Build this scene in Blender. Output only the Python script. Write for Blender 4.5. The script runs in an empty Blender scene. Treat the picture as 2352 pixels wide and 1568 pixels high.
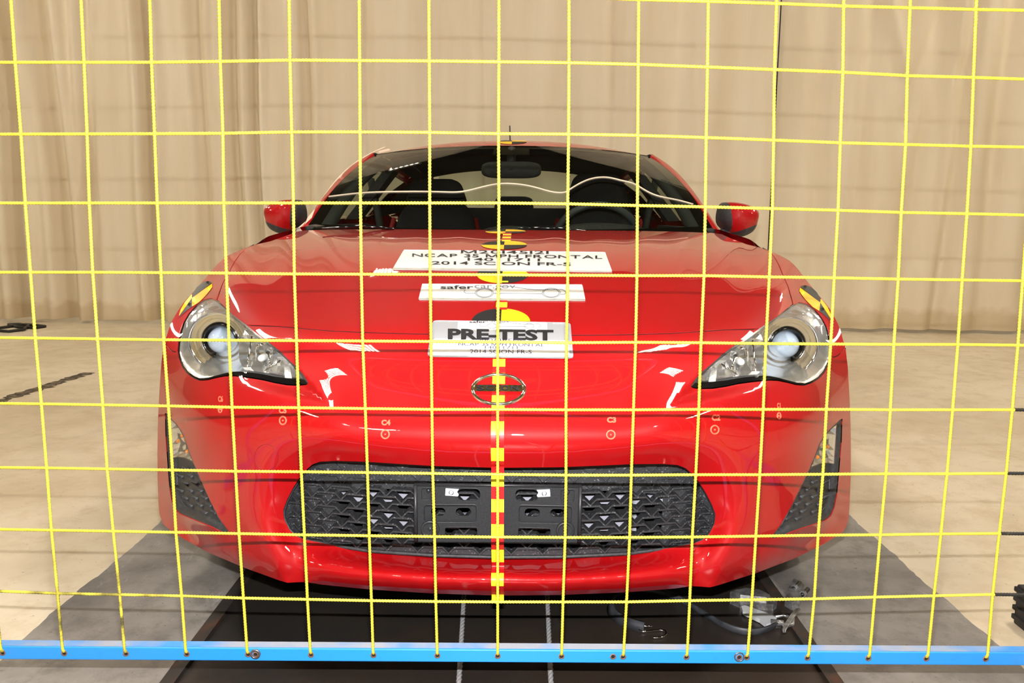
import bpy, bmesh, math, random
import numpy as np
from mathutils import Vector, Matrix
from mathutils.geometry import delaunay_2d_cdt
from mathutils.bvhtree import BVHTree

random.seed(7); rng = np.random.default_rng(7)
R = math.radians
SC = bpy.context.scene
COL = SC.collection

# ------------------------------------------------------------------ camera
F, CX, CY = 1882.0, 1176.0, 784.0          # focal length in pixels of the 2352x1568 frame
HC, PITCH, ROLL = 0.965, R(8.7), R(0.35)   # lens height, downward tilt, roll
ct, st = math.cos(PITCH), math.sin(PITCH)
FW = np.array([0, ct, -st]); UP0 = np.array([0, st, ct]); RT0 = np.array([1.0, 0, 0])
UPV = math.cos(ROLL) * UP0 - math.sin(ROLL) * RT0
RTV = math.cos(ROLL) * RT0 + math.sin(ROLL) * UP0
cam_d = bpy.data.cameras.new('camera'); cam = bpy.data.objects.new('camera', cam_d); COL.objects.link(cam)
cam_d.sensor_width = 36.0; cam_d.lens = F / 2352 * 36.0; cam_d.clip_start = 0.05; cam_d.clip_end = 100
M = Matrix.Identity(4)
for i in range(3):
    M[i][0], M[i][1], M[i][2] = RTV[i], UPV[i], -FW[i]
M[2][3] = HC
cam.matrix_world = M
SC.camera = cam

# ------------------------------------------------------------------ view, world, flash
SC.view_settings.view_transform = 'Standard'; SC.view_settings.look = 'None'
SC.view_settings.exposure = -0.1; SC.view_settings.gamma = 1.0
SC.view_settings.use_curve_mapping = False
SC.cycles.max_bounces = 8; SC.cycles.diffuse_bounces = 4; SC.cycles.glossy_bounces = 4
SC.cycles.transparent_max_bounces = 16; SC.cycles.sample_clamp_indirect = 6.0
SC.cycles.caustics_reflective = False; SC.cycles.caustics_refractive = False
W = bpy.data.worlds.new('world'); SC.world = W; W.use_nodes = True
W.node_tree.nodes['Background'].inputs[0].default_value = (0.9, 0.82, 0.7, 1)
W.node_tree.nodes['Background'].inputs[1].default_value = 0.02
FLASH_W = 76.0; TUBE_E = 108.0
fl_d = bpy.data.lights.new('camera_flash', 'AREA'); fl_d.shape = 'RECTANGLE'; fl_d.size = 0.05; fl_d.size_y = 0.008
fl_d.energy = FLASH_W; fl_d.color = (1.0, 0.98, 0.97)
fl = bpy.data.objects.new('camera_flash', fl_d); COL.objects.link(fl)
Mf = M.copy()
for i in range(3):
    Mf[i][3] = M[i][3] + 0.098 * UPV[i] + 0.02 * FW[i]
fl.matrix_world = Mf

# ------------------------------------------------------------------ materials
MATS = {}
def srgb(r, g, b):
    f = lambda c: ((c / 255 + 0.055) / 1.055) ** 2.4 if c > 10 else c / 255 / 12.92
    return (f(r), f(g), f(b), 1)
def mat(name, col, rough=0.5, metal=0.0, coat=0.0, coat_rough=0.03, spec=0.5, emit=None, estr=0.0, noise=None, bump=None, noise_col=None, detail=6.0, sharp=(0.35, 0.65), bump_scale=None):
    """noise = scale: blends col with noise_col; bump = strength of a fine relief"""
    if name in MATS: return MATS[name]
    m = bpy.data.materials.new(name); m.use_nodes = True; nt = m.node_tree; n = nt.nodes; L = nt.links
    b = n['Principled BSDF']
    col = tuple(col) + ((1,) if len(col) == 3 else ())
    b.inputs['Base Color'].default_value = col; b.inputs['Roughness'].default_value = rough
    b.inputs['Metallic'].default_value = metal; b.inputs['Coat Weight'].default_value = coat
    b.inputs['Coat Roughness'].default_value = coat_rough; b.inputs['Specular IOR Level'].default_value = spec
    if emit:
        b.inputs['Emission Color'].default_value = tuple(emit[:3]) + (1,); b.inputs['Emission Strength'].default_value = estr
    tc = n.new('ShaderNodeTexCoord')
    if noise:
        nz = n.new('ShaderNodeTexNoise'); nz.inputs['Scale'].default_value = noise; nz.inputs['Detail'].default_value = detail
        L.new(tc.outputs['Object'], nz.inputs['Vector'])
        r = n.new('ShaderNodeValToRGB'); r.color_ramp.elements[0].position = sharp[0]; r.color_ramp.elements[1].position = sharp[1]
        r.color_ramp.elements[0].color = col
        nc = noise_col or tuple(c * 0.75 for c in col[:3])
        r.color_ramp.elements[1].color = tuple(nc[:3]) + (1,)
        L.new(nz.outputs['Fac'], r.inputs['Fac']); L.new(r.outputs['Color'], b.inputs['Base Color'])
    if bump:
        nb = n.new('ShaderNodeTexNoise'); nb.inputs['Scale'].default_value = bump_scale or 400; nb.inputs['Detail'].default_value = 3
        L.new(tc.outputs['Object'], nb.inputs['Vector'])
        bp = n.new('ShaderNodeBump'); bp.inputs['Strength'].default_value = bump; bp.inputs['Distance'].default_value = 0.002
        L.new(nb.outputs['Fac'], bp.inputs['Height']); L.new(bp.outputs['Normal'], b.inputs['Normal'])
    MATS[name] = m
    return m
def glassy(name, tint=(0.9, 0.95, 0.92), ior=1.5, rough=0.0):
    """thin pane: clear transmission tinted a little, fresnel reflection on top"""
    m = bpy.data.materials.new(name); m.use_nodes = True; nt = m.node_tree; n = nt.nodes; L = nt.links
    n.clear(); o = n.new('ShaderNodeOutputMaterial')
    t = n.new('ShaderNodeBsdfTransparent'); t.inputs[0].default_value = tuple(tint) + (1,)
    g = n.new('ShaderNodeBsdfGlossy'); g.inputs['Roughness'].default_value = rough
    fr = n.new('ShaderNodeFresnel'); gm = n.new('ShaderNodeNewGeometry'); mm = n.new('ShaderNodeMath'); mm.operation = 'MULTIPLY_ADD'
    mm.inputs[1].default_value = 1/ior - ior; mm.inputs[2].default_value = ior; L.new(gm.outputs['Backfacing'], mm.inputs[0]); L.new(mm.outputs[0], fr.inputs[0])
    mx = n.new('ShaderNodeMixShader'); L.new(fr.outputs[0], mx.inputs[0]); L.new(t.outputs[0], mx.inputs[1]); L.new(g.outputs[0], mx.inputs[2])
    L.new(mx.outputs[0], o.inputs[0]); MATS[name] = m
    return m

def worn(name, base, dark, light, rough=0.6, s1=1.6, s2=14.0, speck=70.0, scuff=0.5, amount=0.6):
    """floor finish: broad stains, grain, dark specks and pale drag marks"""
    m = bpy.data.materials.new(name); m.use_nodes = True; nt = m.node_tree; n = nt.nodes; L = nt.links; b = n['Principled BSDF']; b.inputs['Roughness'].default_value = rough
    tc = n.new('ShaderNodeTexCoord')
    def noise(scale, detail, rgh, vec=None):
        z = n.new('ShaderNodeTexNoise'); z.inputs['Scale'].default_value = scale; z.inputs['Detail'].default_value = detail; z.inputs['Roughness'].default_value = rgh
        L.new(vec or tc.outputs['Object'], z.inputs['Vector']); return z.outputs['Fac']
    def ramp(fac, p0, p1, v0=0.0, v1=1.0):
        r = n.new('ShaderNodeMapRange'); r.inputs[1].default_value = p0; r.inputs[2].default_value = p1; r.inputs[3].default_value = v0; r.inputs[4].default_value = v1; L.new(fac, r.inputs[0]); return r.outputs[0]
    def mix(fac, a, c):
        x = n.new('ShaderNodeMix'); x.data_type = 'RGBA'; L.new(fac, x.inputs[0])
        if isinstance(a, tuple): x.inputs[6].default_value = a
        else: L.new(a, x.inputs[6])
        x.inputs[7].default_value = c; return x.outputs[2]
    c = mix(ramp(noise(s1, 9, 0.62), 0.42, 0.72, 0, amount), base, dark)
    c = mix(ramp(noise(s2, 8, 0.72), 0.48, 0.75, 0, amount*0.8), c, dark)
    mp = n.new('ShaderNodeMapping'); mp.inputs['Scale'].default_value = (5.0, 1.1, 1.0); mp.inputs['Rotation'].default_value = (0, 0, 0.5); L.new(tc.outputs['Object'], mp.inputs[0])
    c = mix(ramp(noise(3.0, 10, 0.75, mp.outputs[0]), 0.60, 0.74, 0, scuff), c, light)
    c = mix(ramp(noise(speck, 4, 0.6), 0.66, 0.72, 0, 0.75), c, tuple(v*0.45 for v in dark[:3]) + (1,))
    L.new(c, b.inputs['Base Color'])
    bp = n.new('ShaderNodeBump'); bp.inputs['Strength'].default_value = 0.25; bp.inputs['Distance'].default_value = 0.003; L.new(noise(s2*4, 5, 0.6), bp.inputs['Height']); L.new(bp.outputs[0], b.inputs['Normal'])
    MATS[name] = m; return m

# ------------------------------------------------------------------ object helpers
def newmesh(name, V, Fc, m=None, smooth=True, mats=None, fmat=None, normals=None):
    me = bpy.data.meshes.new(name)
    V = np.asarray(V, float)
    me.from_pydata([tuple(v) for v in V.tolist()], [], [tuple(int(i) for i in f) for f in Fc])
    for mm in (mats or ([m] if m else [])): me.materials.append(mm)
    if fmat is not None: me.polygons.foreach_set('material_index', np.asarray(fmat, dtype=np.int32))
    me.polygons.foreach_set('use_smooth', np.full(len(me.polygons), bool(smooth)))
    me.update()
    if normals is not None:
        me.normals_split_custom_set_from_vertices([tuple(v) for v in np.asarray(normals).tolist()])
    return me
def link(name, me, parent=None, loc=None, label=None, cat=None, group=None, kind=None):
    o = bpy.data.objects.new(name, me); COL.objects.link(o)
    if parent: o.parent = parent
    if loc is not None: o.location = loc
    if label: o['label'] = label
    if cat: o['category'] = cat
    if group: o['group'] = group
    if kind: o['kind'] = kind
    return o
def obj(name, V, Fc, m=None, parent=None, smooth=False, label=None, cat=None, group=None, kind=None, **kw):
    """mesh object; a top-level one gets its origin moved to its base"""
    V = np.asarray(V, float)
    if parent is None:
        o = np.array([(V[:, 0].min() + V[:, 0].max()) / 2, (V[:, 1].min() + V[:, 1].max()) / 2, V[:, 2].min()])
        return link(name, newmesh(name, V - o, Fc, m, smooth, **kw), None, o.tolist(), label, cat, group, kind)
    return link(name, newmesh(name, V, Fc, m, smooth, **kw), parent, None, label, cat, group, kind)
def empty(name, loc, label=None, cat=None, group=None, rotz=0.0, parent=None):
    o = link(name, None, parent, loc, label, cat, group); o.rotation_euler = (0, 0, rotz); o.empty_display_size = 0.1
    return o
class MB:
    """collects shapes into one mesh"""
    def __init__(s): s.V = []; s.F = []; s.n = 0; s.mi = []
    def add(s, V, Fc, mi=0):
        V = np.asarray(V, float); s.V.append(V)
        for f in Fc: s.F.append(tuple(int(i) + s.n for i in f)); s.mi.append(mi)
        s.n += len(V); return s
    def box(s, a, b, mi=0, bev=0.0):
        x0, y0, z0 = a; x1, y1, z1 = b
        if bev <= 0:
            V = [(x0,y0,z0),(x1,y0,z0),(x1,y1,z0),(x0,y1,z0),(x0,y0,z1),(x1,y0,z1),(x1,y1,z1),(x0,y1,z1)]
            return s.add(V, [(0,3,2,1),(4,5,6,7),(0,1,5,4),(1,2,6,5),(2,3,7,6),(3,0,4,7)], mi)
        bm = bmesh.new(); bmesh.ops.create_cube(bm, size=1)
        for v in bm.verts: v.co = Vector(((x0+x1)/2 + v.co.x*(x1-x0), (y0+y1)/2 + v.co.y*(y1-y0), (z0+z1)/2 + v.co.z*(z1-z0)))
        bmesh.ops.bevel(bm, geom=bm.edges[:], offset=bev, segments=2, affect='EDGES', profile=0.5)
        bm.verts.index_update(); V = [tuple(v.co) for v in bm.verts]; Fc = [[v.index for v in f.verts] for f in bm.faces]; bm.free()
        return s.add(V, Fc, mi)
    def tube(s, pts, r, n=8, mi=0, closed=False, caps=True):
        P = np.asarray(pts, float); m = len(P)
        T = np.roll(P, -1, 0) - np.roll(P, 1, 0)
        if not closed: T[0] = P[1] - P[0]; T[-1] = P[-1] - P[-2]
        T /= np.linalg.norm(T, axis=1)[:, None] + 1e-12
        up = np.array([0, 0, 1.0]) if abs(T[0][2]) < 0.9 else np.array([0, 1.0, 0])
        rr = np.broadcast_to(np.asarray(r, float), (m,))
        V = []
        for i in range(m):
            a = np.cross(up, T[i]); a /= np.linalg.norm(a) + 1e-12; b = np.cross(T[i], a); up = b
            for k in range(n):
                t = 2 * math.pi * k / n; V.append(P[i] + rr[i] * (math.cos(t) * a + math.sin(t) * b))
        Fc = []
        for i in range(m if closed else m - 1):
            for k in range(n):
                j = (i + 1) % m; Fc.append((i*n + k, i*n + (k+1) % n, j*n + (k+1) % n, j*n + k))
        if caps and not closed: Fc += [tuple(range(n))[::-1], tuple((m-1)*n + k for k in range(n))]
        return s.add(V, Fc, mi)
    def lathe(s, prof, origin=(0,0,0), axis='y', n=32, mi=0, sx=1.0, sz=1.0, cap=False):
        """prof = [(radius, along axis)], revolved"""
        V = []; o = np.array(origin, float)
        for r_, h in prof:
            for k in range(n):
                t = 2*math.pi*k/n; c, d = r_*math.cos(t)*sx, r_*math.sin(t)*sz
                V.append(o + (np.array([c, h, d]) if axis == 'y' else np.array([h, c, d]) if axis == 'x' else np.array([c, d, h])))
        Fc = [(i*n + k, i*n + (k+1) % n, (i+1)*n + (k+1) % n, (i+1)*n + k) for i in range(len(prof)-1) for k in range(n)]
        if cap: Fc += [tuple(range(n)), tuple((len(prof)-1)*n + k for k in range(n))[::-1]]
        return s.add(V, Fc, mi)
    def grid(s, G, mi=0, flip=False):
        G = np.asarray(G, float); a, b = G.shape[:2]
        Fc = []
        for i in range(a-1):
            for j in range(b-1):
                q = (i*b+j, i*b+j+1, (i+1)*b+j+1, (i+1)*b+j); Fc.append(q[::-1] if flip else q)
        return s.add(G.reshape(-1, 3), Fc, mi)
    def sheet(s, pts, h, mi=0):
        pass
    def build(s, name, m=None, parent=None, smooth=False, **kw):
        fm = s.mi if kw.get('mats') else None
        return obj(name, np.vstack(s.V), s.F, m, parent, smooth, fmat=fm, **kw)

# ------------------------------------------------------------------ from frame to place
def ray(px, py):
    px = np.asarray(px, float); py = np.asarray(py, float)
    a = (px - CX) / F; b = (py - CY) / F
    return FW + a[..., None] * RTV - b[..., None] * UPV
CAMP = np.array([0, 0, HC])
def w_at_y(px, py, y):      # where a sight line meets the upright plane at that distance
    d = ray(px, py); return CAMP + d * (np.asarray(y, float) / d[..., 1])[..., None]
def w_at_z(px, py, z=0.0):  # where a sight line meets the level plane at that height
    d = ray(px, py); return CAMP + d * ((z - HC) / d[..., 2])[..., None]

# ------------------------------------------------------------------ the hall
m_floor = worn('painted concrete floor', srgb(222, 210, 186), srgb(176, 156, 120), srgb(234, 226, 206), 0.55, 0.9, 9.0, 60.0, 0.35, 0.75)
m_strip = worn('grey worn floor paint', srgb(146, 141, 136), srgb(74, 70, 67), srgb(200, 198, 194), 0.6, 2.4, 16.0, 90.0, 0.5, 0.8)
m_plate = worn('black track plate', srgb(40, 38, 36), srgb(60, 46, 34), srgb(84, 82, 80), 0.34, 1.2, 7.0, 120.0, 0.35, 0.6)
m_steel = mat('rusty steel edge', srgb(50, 46, 43), 0.6, metal=0.3, noise=14, noise_col=srgb(78, 52, 38), sharp=(0.52, 0.7))
m_wall = mat('brown hall wall', srgb(142, 126, 102), 0.8, noise=0.8, noise_col=srgb(122, 108, 88))
m_ceil = mat('dark roof deck', srgb(96, 84, 66), 0.9, noise=0.6, noise_col=srgb(80, 70, 56))
m_dark = mat('dark wall behind curtain', srgb(60, 58, 54), 0.8, noise=3, noise_col=srgb(40, 40, 38))

def slab(name, x0, x1, y0, y1, z0, z1, m, parent=None, kind='structure', **kw):
    return MB().box((x0, y0, z0), (x1, y1, z1)).build(name, m, parent, kind=kind, **kw)
XL, XR, YB, YN, ZC = -11.0, 11.0, 13.0, -9.0, 6.8
PX = (-0.70, 0.672)                                   # edges of the track plate
SX = (-1.112, 1.118)                                  # edges of the grey painted lanes
# floor: concrete either side of the sunk track
fl_mb = MB()
fl_mb.box((XL, YN, -0.2), (PX[0] - 0.03, YB, 0.0)); fl_mb.box((PX[1] + 0.03, YN, -0.2), (XR, YB, 0.0))
fl_mb.box((PX[0] - 0.03, YN, -0.2), (PX[1] + 0.03, YB, -0.03))
floor = fl_mb.build('floor', m_floor, kind='structure', label='cream painted concrete floor of the test hall')
def on_floor(name, V, Fc, m, **kw):
    V = np.asarray(V, float) - np.array(floor.location); return obj(name, V, Fc, m, floor, **kw)
def lane(x0, x1, name='painted_lane'):
    n = 1200; ys = np.linspace(YN, YB - 0.5, n); V = []; Fc = []
    jit = np.convolve(rng.normal(0, 0.006, n), np.ones(5)/5, 'same') + np.convolve(rng.normal(0, 0.02, n), np.ones(60)/60, 'same')
    outer = x0 if abs(x0) > abs(x1) else x1
    for y, j in zip(ys, jit):
        V += [(x0 + (j if x0 == outer else 0), y, 0.0015), (x1 + (j if x1 == outer else 0), y, 0.0015)]
    for i in range(n - 1): Fc.append((2*i, 2*i+1, 2*i+3, 2*i+2))
    return on_floor(name, V, Fc, m_strip, label='dark grey worn painted lane beside the track')
lane(SX[0], PX[0] - 0.03); lane(PX[1] + 0.03, SX[1])
tp = MB().box((PX[0], YN, -0.03), (PX[1], YB - 0.5, -0.004)).V[0] - np.array(floor.location)
obj('track_plate', tp, [(0,3,2,1),(4,5,6,7),(0,1,5,4),(1,2,6,5),(2,3,7,6),(3,0,4,7)], m_plate, floor, label='matt black track cover down the middle')
for s, x in ((-1, PX[0]), (1, PX[1])):
    b = MB().box((min(x, x + s*0.03), YN, -0.03), (max(x, x + s*0.03), YB - 0.5, 0.001)).box((x - 0.004 if s > 0 else x - 0.004, YN, -0.03), (x + 0.004, YB - 0.5, 0.006))
    b.V = [v - np.array(floor.location) for v in b.V]
    b.build('steel_edge', m_steel, floor, label='rusty steel edge of the track')
# rubble-filled slot in the floor at the left
a, b_ = w_at_z(0, 920), w_at_z(205, 856)
dv = (b_ - a); a = a - dv * 0.8; dv = b_ - a; L_ = np.linalg.norm(dv); dv /= L_; nv = np.array([-dv[1], dv[0], 0])
V = []; Fc = []; n = 60
for i in range(n):
    t = i / (n - 1) * L_; w = 0.035 + 0.012 * rng.normal()
    V += [a + dv*t - nv*w + (0, 0, .002), a + dv*t + nv*(0.035 + 0.01*rng.normal()) + (0, 0, .002)]
    if i: Fc.append((2*i-2, 2*i-1, 2*i+1, 2*i))
on_floor('floor_slot', V, Fc, mat('slot rubble', srgb(120, 104, 78), 0.9, noise=30, noise_col=srgb(50, 44, 36), sharp=(0.4, 0.55)), label='rubble filled slot cut into the floor')

slab('wall_back', XL - 0.2, XR + 0.2, YB, YB + 0.15, -0.2, ZC, m_dark, label='dark back wall hidden behind the curtains')
slab('wall_left', XL - 0.2, XL, YN - 0.2, YB, -0.2, ZC, m_wall, label='brown side wall of the hall')
slab('wall_right', XR, XR + 0.2, YN - 0.2, YB, -0.2, ZC, m_wall, label='brown side wall of the hall, opposite')
slab('wall_front', XL, XR, YN - 0.2, YN, -0.2, ZC, m_wall, label='brown wall behind the photographer')
slab('ceiling', XL - 0.2, XR + 0.2, YN - 0.2, YB + 0.15, ZC, ZC + 0.15, m_ceil, label='dark roof deck of the hall')

# ------------------------------------------------------------------ curtains
def canvas():
    m = bpy.data.materials.new('tan canvas'); m.use_nodes = True; nt = m.node_tree; n = nt.nodes; L = nt.links
    b = n['Principled BSDF']; b.inputs['Roughness'].default_value = 0.85; b.inputs['Specular IOR Level'].default_value = 0.2
    tc = n.new('ShaderNodeTexCoord')
    mp = n.new('ShaderNodeMapping'); mp.inputs['Scale'].default_value = (2.5, 2.5, 0.35); L.new(tc.outputs['Object'], mp.inputs[0])
    nz = n.new('ShaderNodeTexNoise'); nz.inputs['Scale'].default_value = 2.0; nz.inputs['Detail'].default_value = 7; L.new(mp.outputs[0], nz.inputs['Vector'])
    r = n.new('ShaderNodeValToRGB'); r.color_ramp.elements[0].position = 0.3; r.color_ramp.elements[1].position = 0.75
    r.color_ramp.elements[0].color = srgb(232, 221, 199); r.color_ramp.elements[1].color = srgb(220, 206, 178)
    L.new(nz.outputs['Fac'], r.inputs[0])
    # grime creeping up from the hem
    sp = n.new('ShaderNodeSeparateXYZ'); L.new(tc.outputs['Object'], sp.inputs[0])
    n2 = n.new('ShaderNodeTexNoise'); n2.inputs['Scale'].default_value = 6; n2.inputs['Detail'].default_value = 8; L.new(tc.outputs['Object'], n2.inputs['Vector'])
    ad = n.new('ShaderNodeMath'); ad.operation = 'MULTIPLY_ADD'; L.new(n2.outputs['Fac'], ad.inputs[0]); ad.inputs[1].default_value = -0.22; L.new(sp.outputs[2], ad.inputs[2])
    rr = n.new('ShaderNodeValToRGB'); rr.color_ramp.elements[0].position = 0.0; rr.color_ramp.elements[1].position = 0.06
    rr.color_ramp.elements[0].color = (0.80, 0.74, 0.62, 1); rr.color_ramp.elements[1].color = (1, 1, 1, 1); L.new(ad.outputs[0], rr.inputs[0])
    mx = n.new('ShaderNodeMix'); mx.data_type = 'RGBA'; mx.blend_type = 'MULTIPLY'; mx.inputs[0].default_value = 0.8
    L.new(r.outputs[0], mx.inputs[6]); L.new(rr.outputs[0], mx.inputs[7]); L.new(mx.outputs[2], b.inputs['Base Color'])
    bp = n.new('ShaderNodeBump'); bp.inputs['Strength'].default_value = 0.35; bp.inputs['Distance'].default_value = 0.03; L.new(nz.outputs['Fac'], bp.inputs['Height']); L.new(bp.outputs[0], b.inputs['Normal'])
    return m
m_canvas = canvas()
CA, CB = w_at_z(100, 738), w_at_z(2250, 768)
def curtain_line(x): return CA[1] + (x - CA[0]) / (CB[0] - CA[0]) * (CB[1] - CA[1])
def curtain(x0, x1, folds, name, label, dy=0.0, H=3.95, amp=0.011, diag=()):
    nx, nz = int((x1 - x0) / 0.014), 60
    xs = np.linspace(x0, x1, nx); zs = np.concatenate([[0.032, 0.045], np.linspace(0.06, H, nz - 2)])
    X, Z = np.meshgrid(xs, zs, indexing='ij')
    Y = curtain_line(X) + dy
    Y += amp * (np.sin(X * 9.1 + 0.6 * np.sin(Z * 1.3)) * 0.5 + np.sin(X * 23.0 + 1.7 + 0.5*np.sin(Z*0.9)) * 0.35 + np.sin(X * 4.3 + 0.4))
    for xc, w, dpt, lean in folds:
        c = xc + lean * (Z - 1.6) + 0.015 * np.sin(Z * 2.1 + xc * 5)
        g = (X - c) / w
        Y += dpt * np.exp(-g * g) - 0.45 * dpt * (np.exp(-((g - 1.9) ** 2)) + np.exp(-((g + 1.9) ** 2)))
    for xa, za, xb, zb, w, dpt in diag:   # slanting drag lines
        ux, uz = xb - xa, zb - za; l2 = ux*ux + uz*uz
        t = np.clip(((X - xa)*ux + (Z - za)*uz) / l2, 0, 1); dd = np.hypot(X - xa - t*ux, Z - za - t*uz)
        Y += dpt * np.exp(-(dd / w) ** 2)
    Y += 0.012 * np.sin(X * 14 + Z * 1.1) * np.exp(-Z * 1.2)
    mb = MB().grid(np.stack([X, Y, Z], -1))
    mb.grid(np.stack([X, Y + 0.004, Z], -1), flip=True)
    return mb.build(name, m_canvas, smooth=True, label=label, cat='curtain', group='canvas curtains behind the car')
def cx(px, py=400):       # lateral place on the curtain of a column of the frame
    d = ray(px, py); y = 7.2
    for _ in range(6): x = d[0] / d[1] * y; y = curtain_line(x)
    return x
gx = cx(1768)
curtain(-8.6, gx, [(cx(42), .06, .15, .01), (cx(135), .07, .13, -.03), (cx(215), .05, .06, .03), (cx(352), .05, .13, 0), (cx(470), .05, .07, .01), (cx(548), .05, .10, .01), (cx(597), .035, .09, 0),
    (cx(708), .045, .08, .01), (cx(850), .05, .03, 0), (cx(985), .07, .03, 0), (cx(1110), .05, .025, .01), (cx(1290), .08, .03, 0), (cx(1400), .05, .03, .01), (cx(1560), .07, .02, 0), (cx(-120), .06, .08, 0), (cx(-260), .08, .07, 0)],
    'canvas_curtain', 'tan canvas curtain with deep vertical folds behind the car', dy=-0.05,
    diag=[(cx(175), 3.0, cx(185), 1.2, .05, .05), (cx(250), 2.6, cx(205), 1.0, .05, .04)])
curtain(gx + 0.035, 8.6, [(cx(1880), .07, .03, 0), (cx(1980), .06, .03, .02), (cx(2120), .09, .05, .10), (cx(2200), .05, .04, .05), (cx(2290), .08, .06, .02), (cx(2400), .08, .06, 0), (cx(2550), .1, .07, 0)],
    'canvas_curtain', 'flatter tan canvas curtain right of the dark gap', dy=0.03, amp=0.008,
    diag=[(cx(2010, 0), 3.2, cx(2075, 200), 2.2, .05, -.05), (cx(2205, 0), 3.2, cx(2085, 240), 1.7, .07, .05), (cx(2190), 2.2, cx(2130), 0.6, .06, .03)])
# hem rail and black cables on the floor at the left
cb = MB()
pts = [w_at_z(px, py) + (0, 0, 0.012) for px, py in ((-60, 766), (0, 756), (35, 751), (60, 748), (85, 750), (105, 752), (80, 756), (40, 754), (20, 748), (45, 747), (66, 750), (55, 760), (20, 764), (-10, 762), (-60, 757))]
cb.tube(np.array([[np.interp(t, range(len(pts)), [p[k] for p in pts]) for k in range(3)] for t in np.linspace(0, len(pts)-1, 120)]), 0.012, 8)
cb.build('black_cable', mat('black rubber cable', srgb(24, 24, 24), 0.5), smooth=True, label='black cable looped on the floor by the curtain hem', cat='cable')

# ------------------------------------------------------------------ high-bay lamps
m_fix = mat('white lamp housing', srgb(200, 198, 190), 0.4)
m_tube = mat('lamp tube', (1, 0.9, 0.74), 0.3, emit=(1.0, 0.905, 0.76), estr=TUBE_E)
lamp0 = None
def lamp(x, y, z, label):
    global lamp0
    root = empty('high_bay_lamp', (x, y, z), label, 'lamp', 'fluorescent high-bay lamps under the roof')
    if lamp0 is None:
        h = MB().box((-0.34, -0.62, 0.05), (0.34, 0.62, 0.14), bev=0.01)
        for k in range(7): h.box((-0.33 + k*0.11 - 0.01, -0.61, 0.02), (-0.33 + k*0.11 + 0.01, 0.61, 0.05))
        o = h.build('housing', m_fix, root)
        ts = [MB().tube([(-0.275 + k*0.11, -0.58, 0.015), (-0.275 + k*0.11, 0.58, 0.015)], 0.022, 8).build('tube', m_tube, root, smooth=True) for k in range(6)]
        hg = MB().tube([(0, 0, 0.14), (0, 0, ZC - z)], 0.008, 6).build('hanger', m_fix, root)
        lamp0 = [o] + ts + [hg]
    else:
        for c in lamp0:
            d = c.copy(); COL.objects.link(d); d.parent = root
LZ = 5.4
for lx, ly, w in ((-2.2, 2.1, 'above the left headlight'), (2.3, 2.1, 'above the right headlight'), (-7.0, -1.0, 'far out to the left'), (7.0, -1.0, 'far out to the right'),
        (-2.2, -5.4, 'behind the photographer, left'), (2.3, -5.4, 'behind the photographer, right'), (-2.1, 9.6, 'beyond the curtain, left of the middle'), (-5.8, 5.0, 'in front of the curtain at the left, added to brighten it'), (5.8, 5.0, 'in front of the curtain at the right, added to brighten it'), (-7.0, 9.3, 'beyond the curtain at the far left'), (7.0, 9.3, 'beyond the curtain at the far right')):  # the unseen pair in front of the curtain is added to brighten the canvas
    lamp(lx, ly, LZ, 'fluorescent high-bay lamp hung %s' % w)

# ------------------------------------------------------------------ curtain rail
crx = np.linspace(-8.6, 8.6, 30)
MB().tube(np.stack([crx, curtain_line(crx) - 0.01, np.full(30, 3.975)], -1), 0.02, 8).build('curtain_rail', m_fix, smooth=True, kind='structure', label='steel rail carrying the canvas curtains')

# ------------------------------------------------------------------ rope net
NET = 1.406
m_rope = mat('yellow nylon rope', srgb(228, 214, 72), 0.42, spec=0.5, noise=220, noise_col=srgb(218, 202, 56))
def dirty_rope():
    """yellow rope soiled where it runs low at the left"""
    m = bpy.data.materials.new('soiled yellow rope'); m.use_nodes = True; nt = m.node_tree; n = nt.nodes; L = nt.links
    b = n['Principled BSDF']; b.inputs['Roughness'].default_value = 0.5
    tc = n.new('ShaderNodeTexCoord'); nz = n.new('ShaderNodeTexNoise'); nz.inputs['Scale'].default_value = 24; nz.inputs['Detail'].default_value = 5; L.new(tc.outputs['Object'], nz.inputs['Vector'])
    sp = n.new('ShaderNodeSeparateXYZ'); L.new(tc.outputs['Object'], sp.inputs[0])
    def mr(src, a, c):
        r = n.new('ShaderNodeMapRange'); r.inputs[1].default_value = a; r.inputs[2].default_value = c; L.new(src, r.inputs[0]); return r.outputs[0]
    def mul(a, c):
        x = n.new('ShaderNodeMath'); x.operation = 'MULTIPLY'; L.new(a, x.inputs[0]); L.new(c, x.inputs[1]); return x.outputs[0]
    f = mul(mul(mr(nz.outputs['Fac'], 0.40, 0.60), mr(sp.outputs[2], 0.42, 0.26)), mr(sp.outputs[0], -0.40, -0.70))
    x = n.new('ShaderNodeMix'); x.data_type = 'RGBA'; L.new(f, x.inputs[0]); x.inputs[6].default_value = srgb(228, 214, 72); x.inputs[7].default_value = srgb(92, 84, 44); L.new(x.outputs[2], b.inputs['Base Color'])
    return m
m_rope_d = dirty_rope()
m_tape = mat('black tape', srgb(34, 32, 30), 0.5, noise=160, noise_col=srgb(70, 66, 30), sharp=(0.6, 0.7))
m_blue = mat('blue painted tube', srgb(40, 140, 226), 0.35, coat=0.3, noise=40, noise_col=srgb(46, 132, 206), sharp=(0.6, 0.75))
net_y0 = NET
net = empty('safety_net', (0, NET, 0), 'yellow rope safety net strung on a blue tube frame', 'net')
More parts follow.
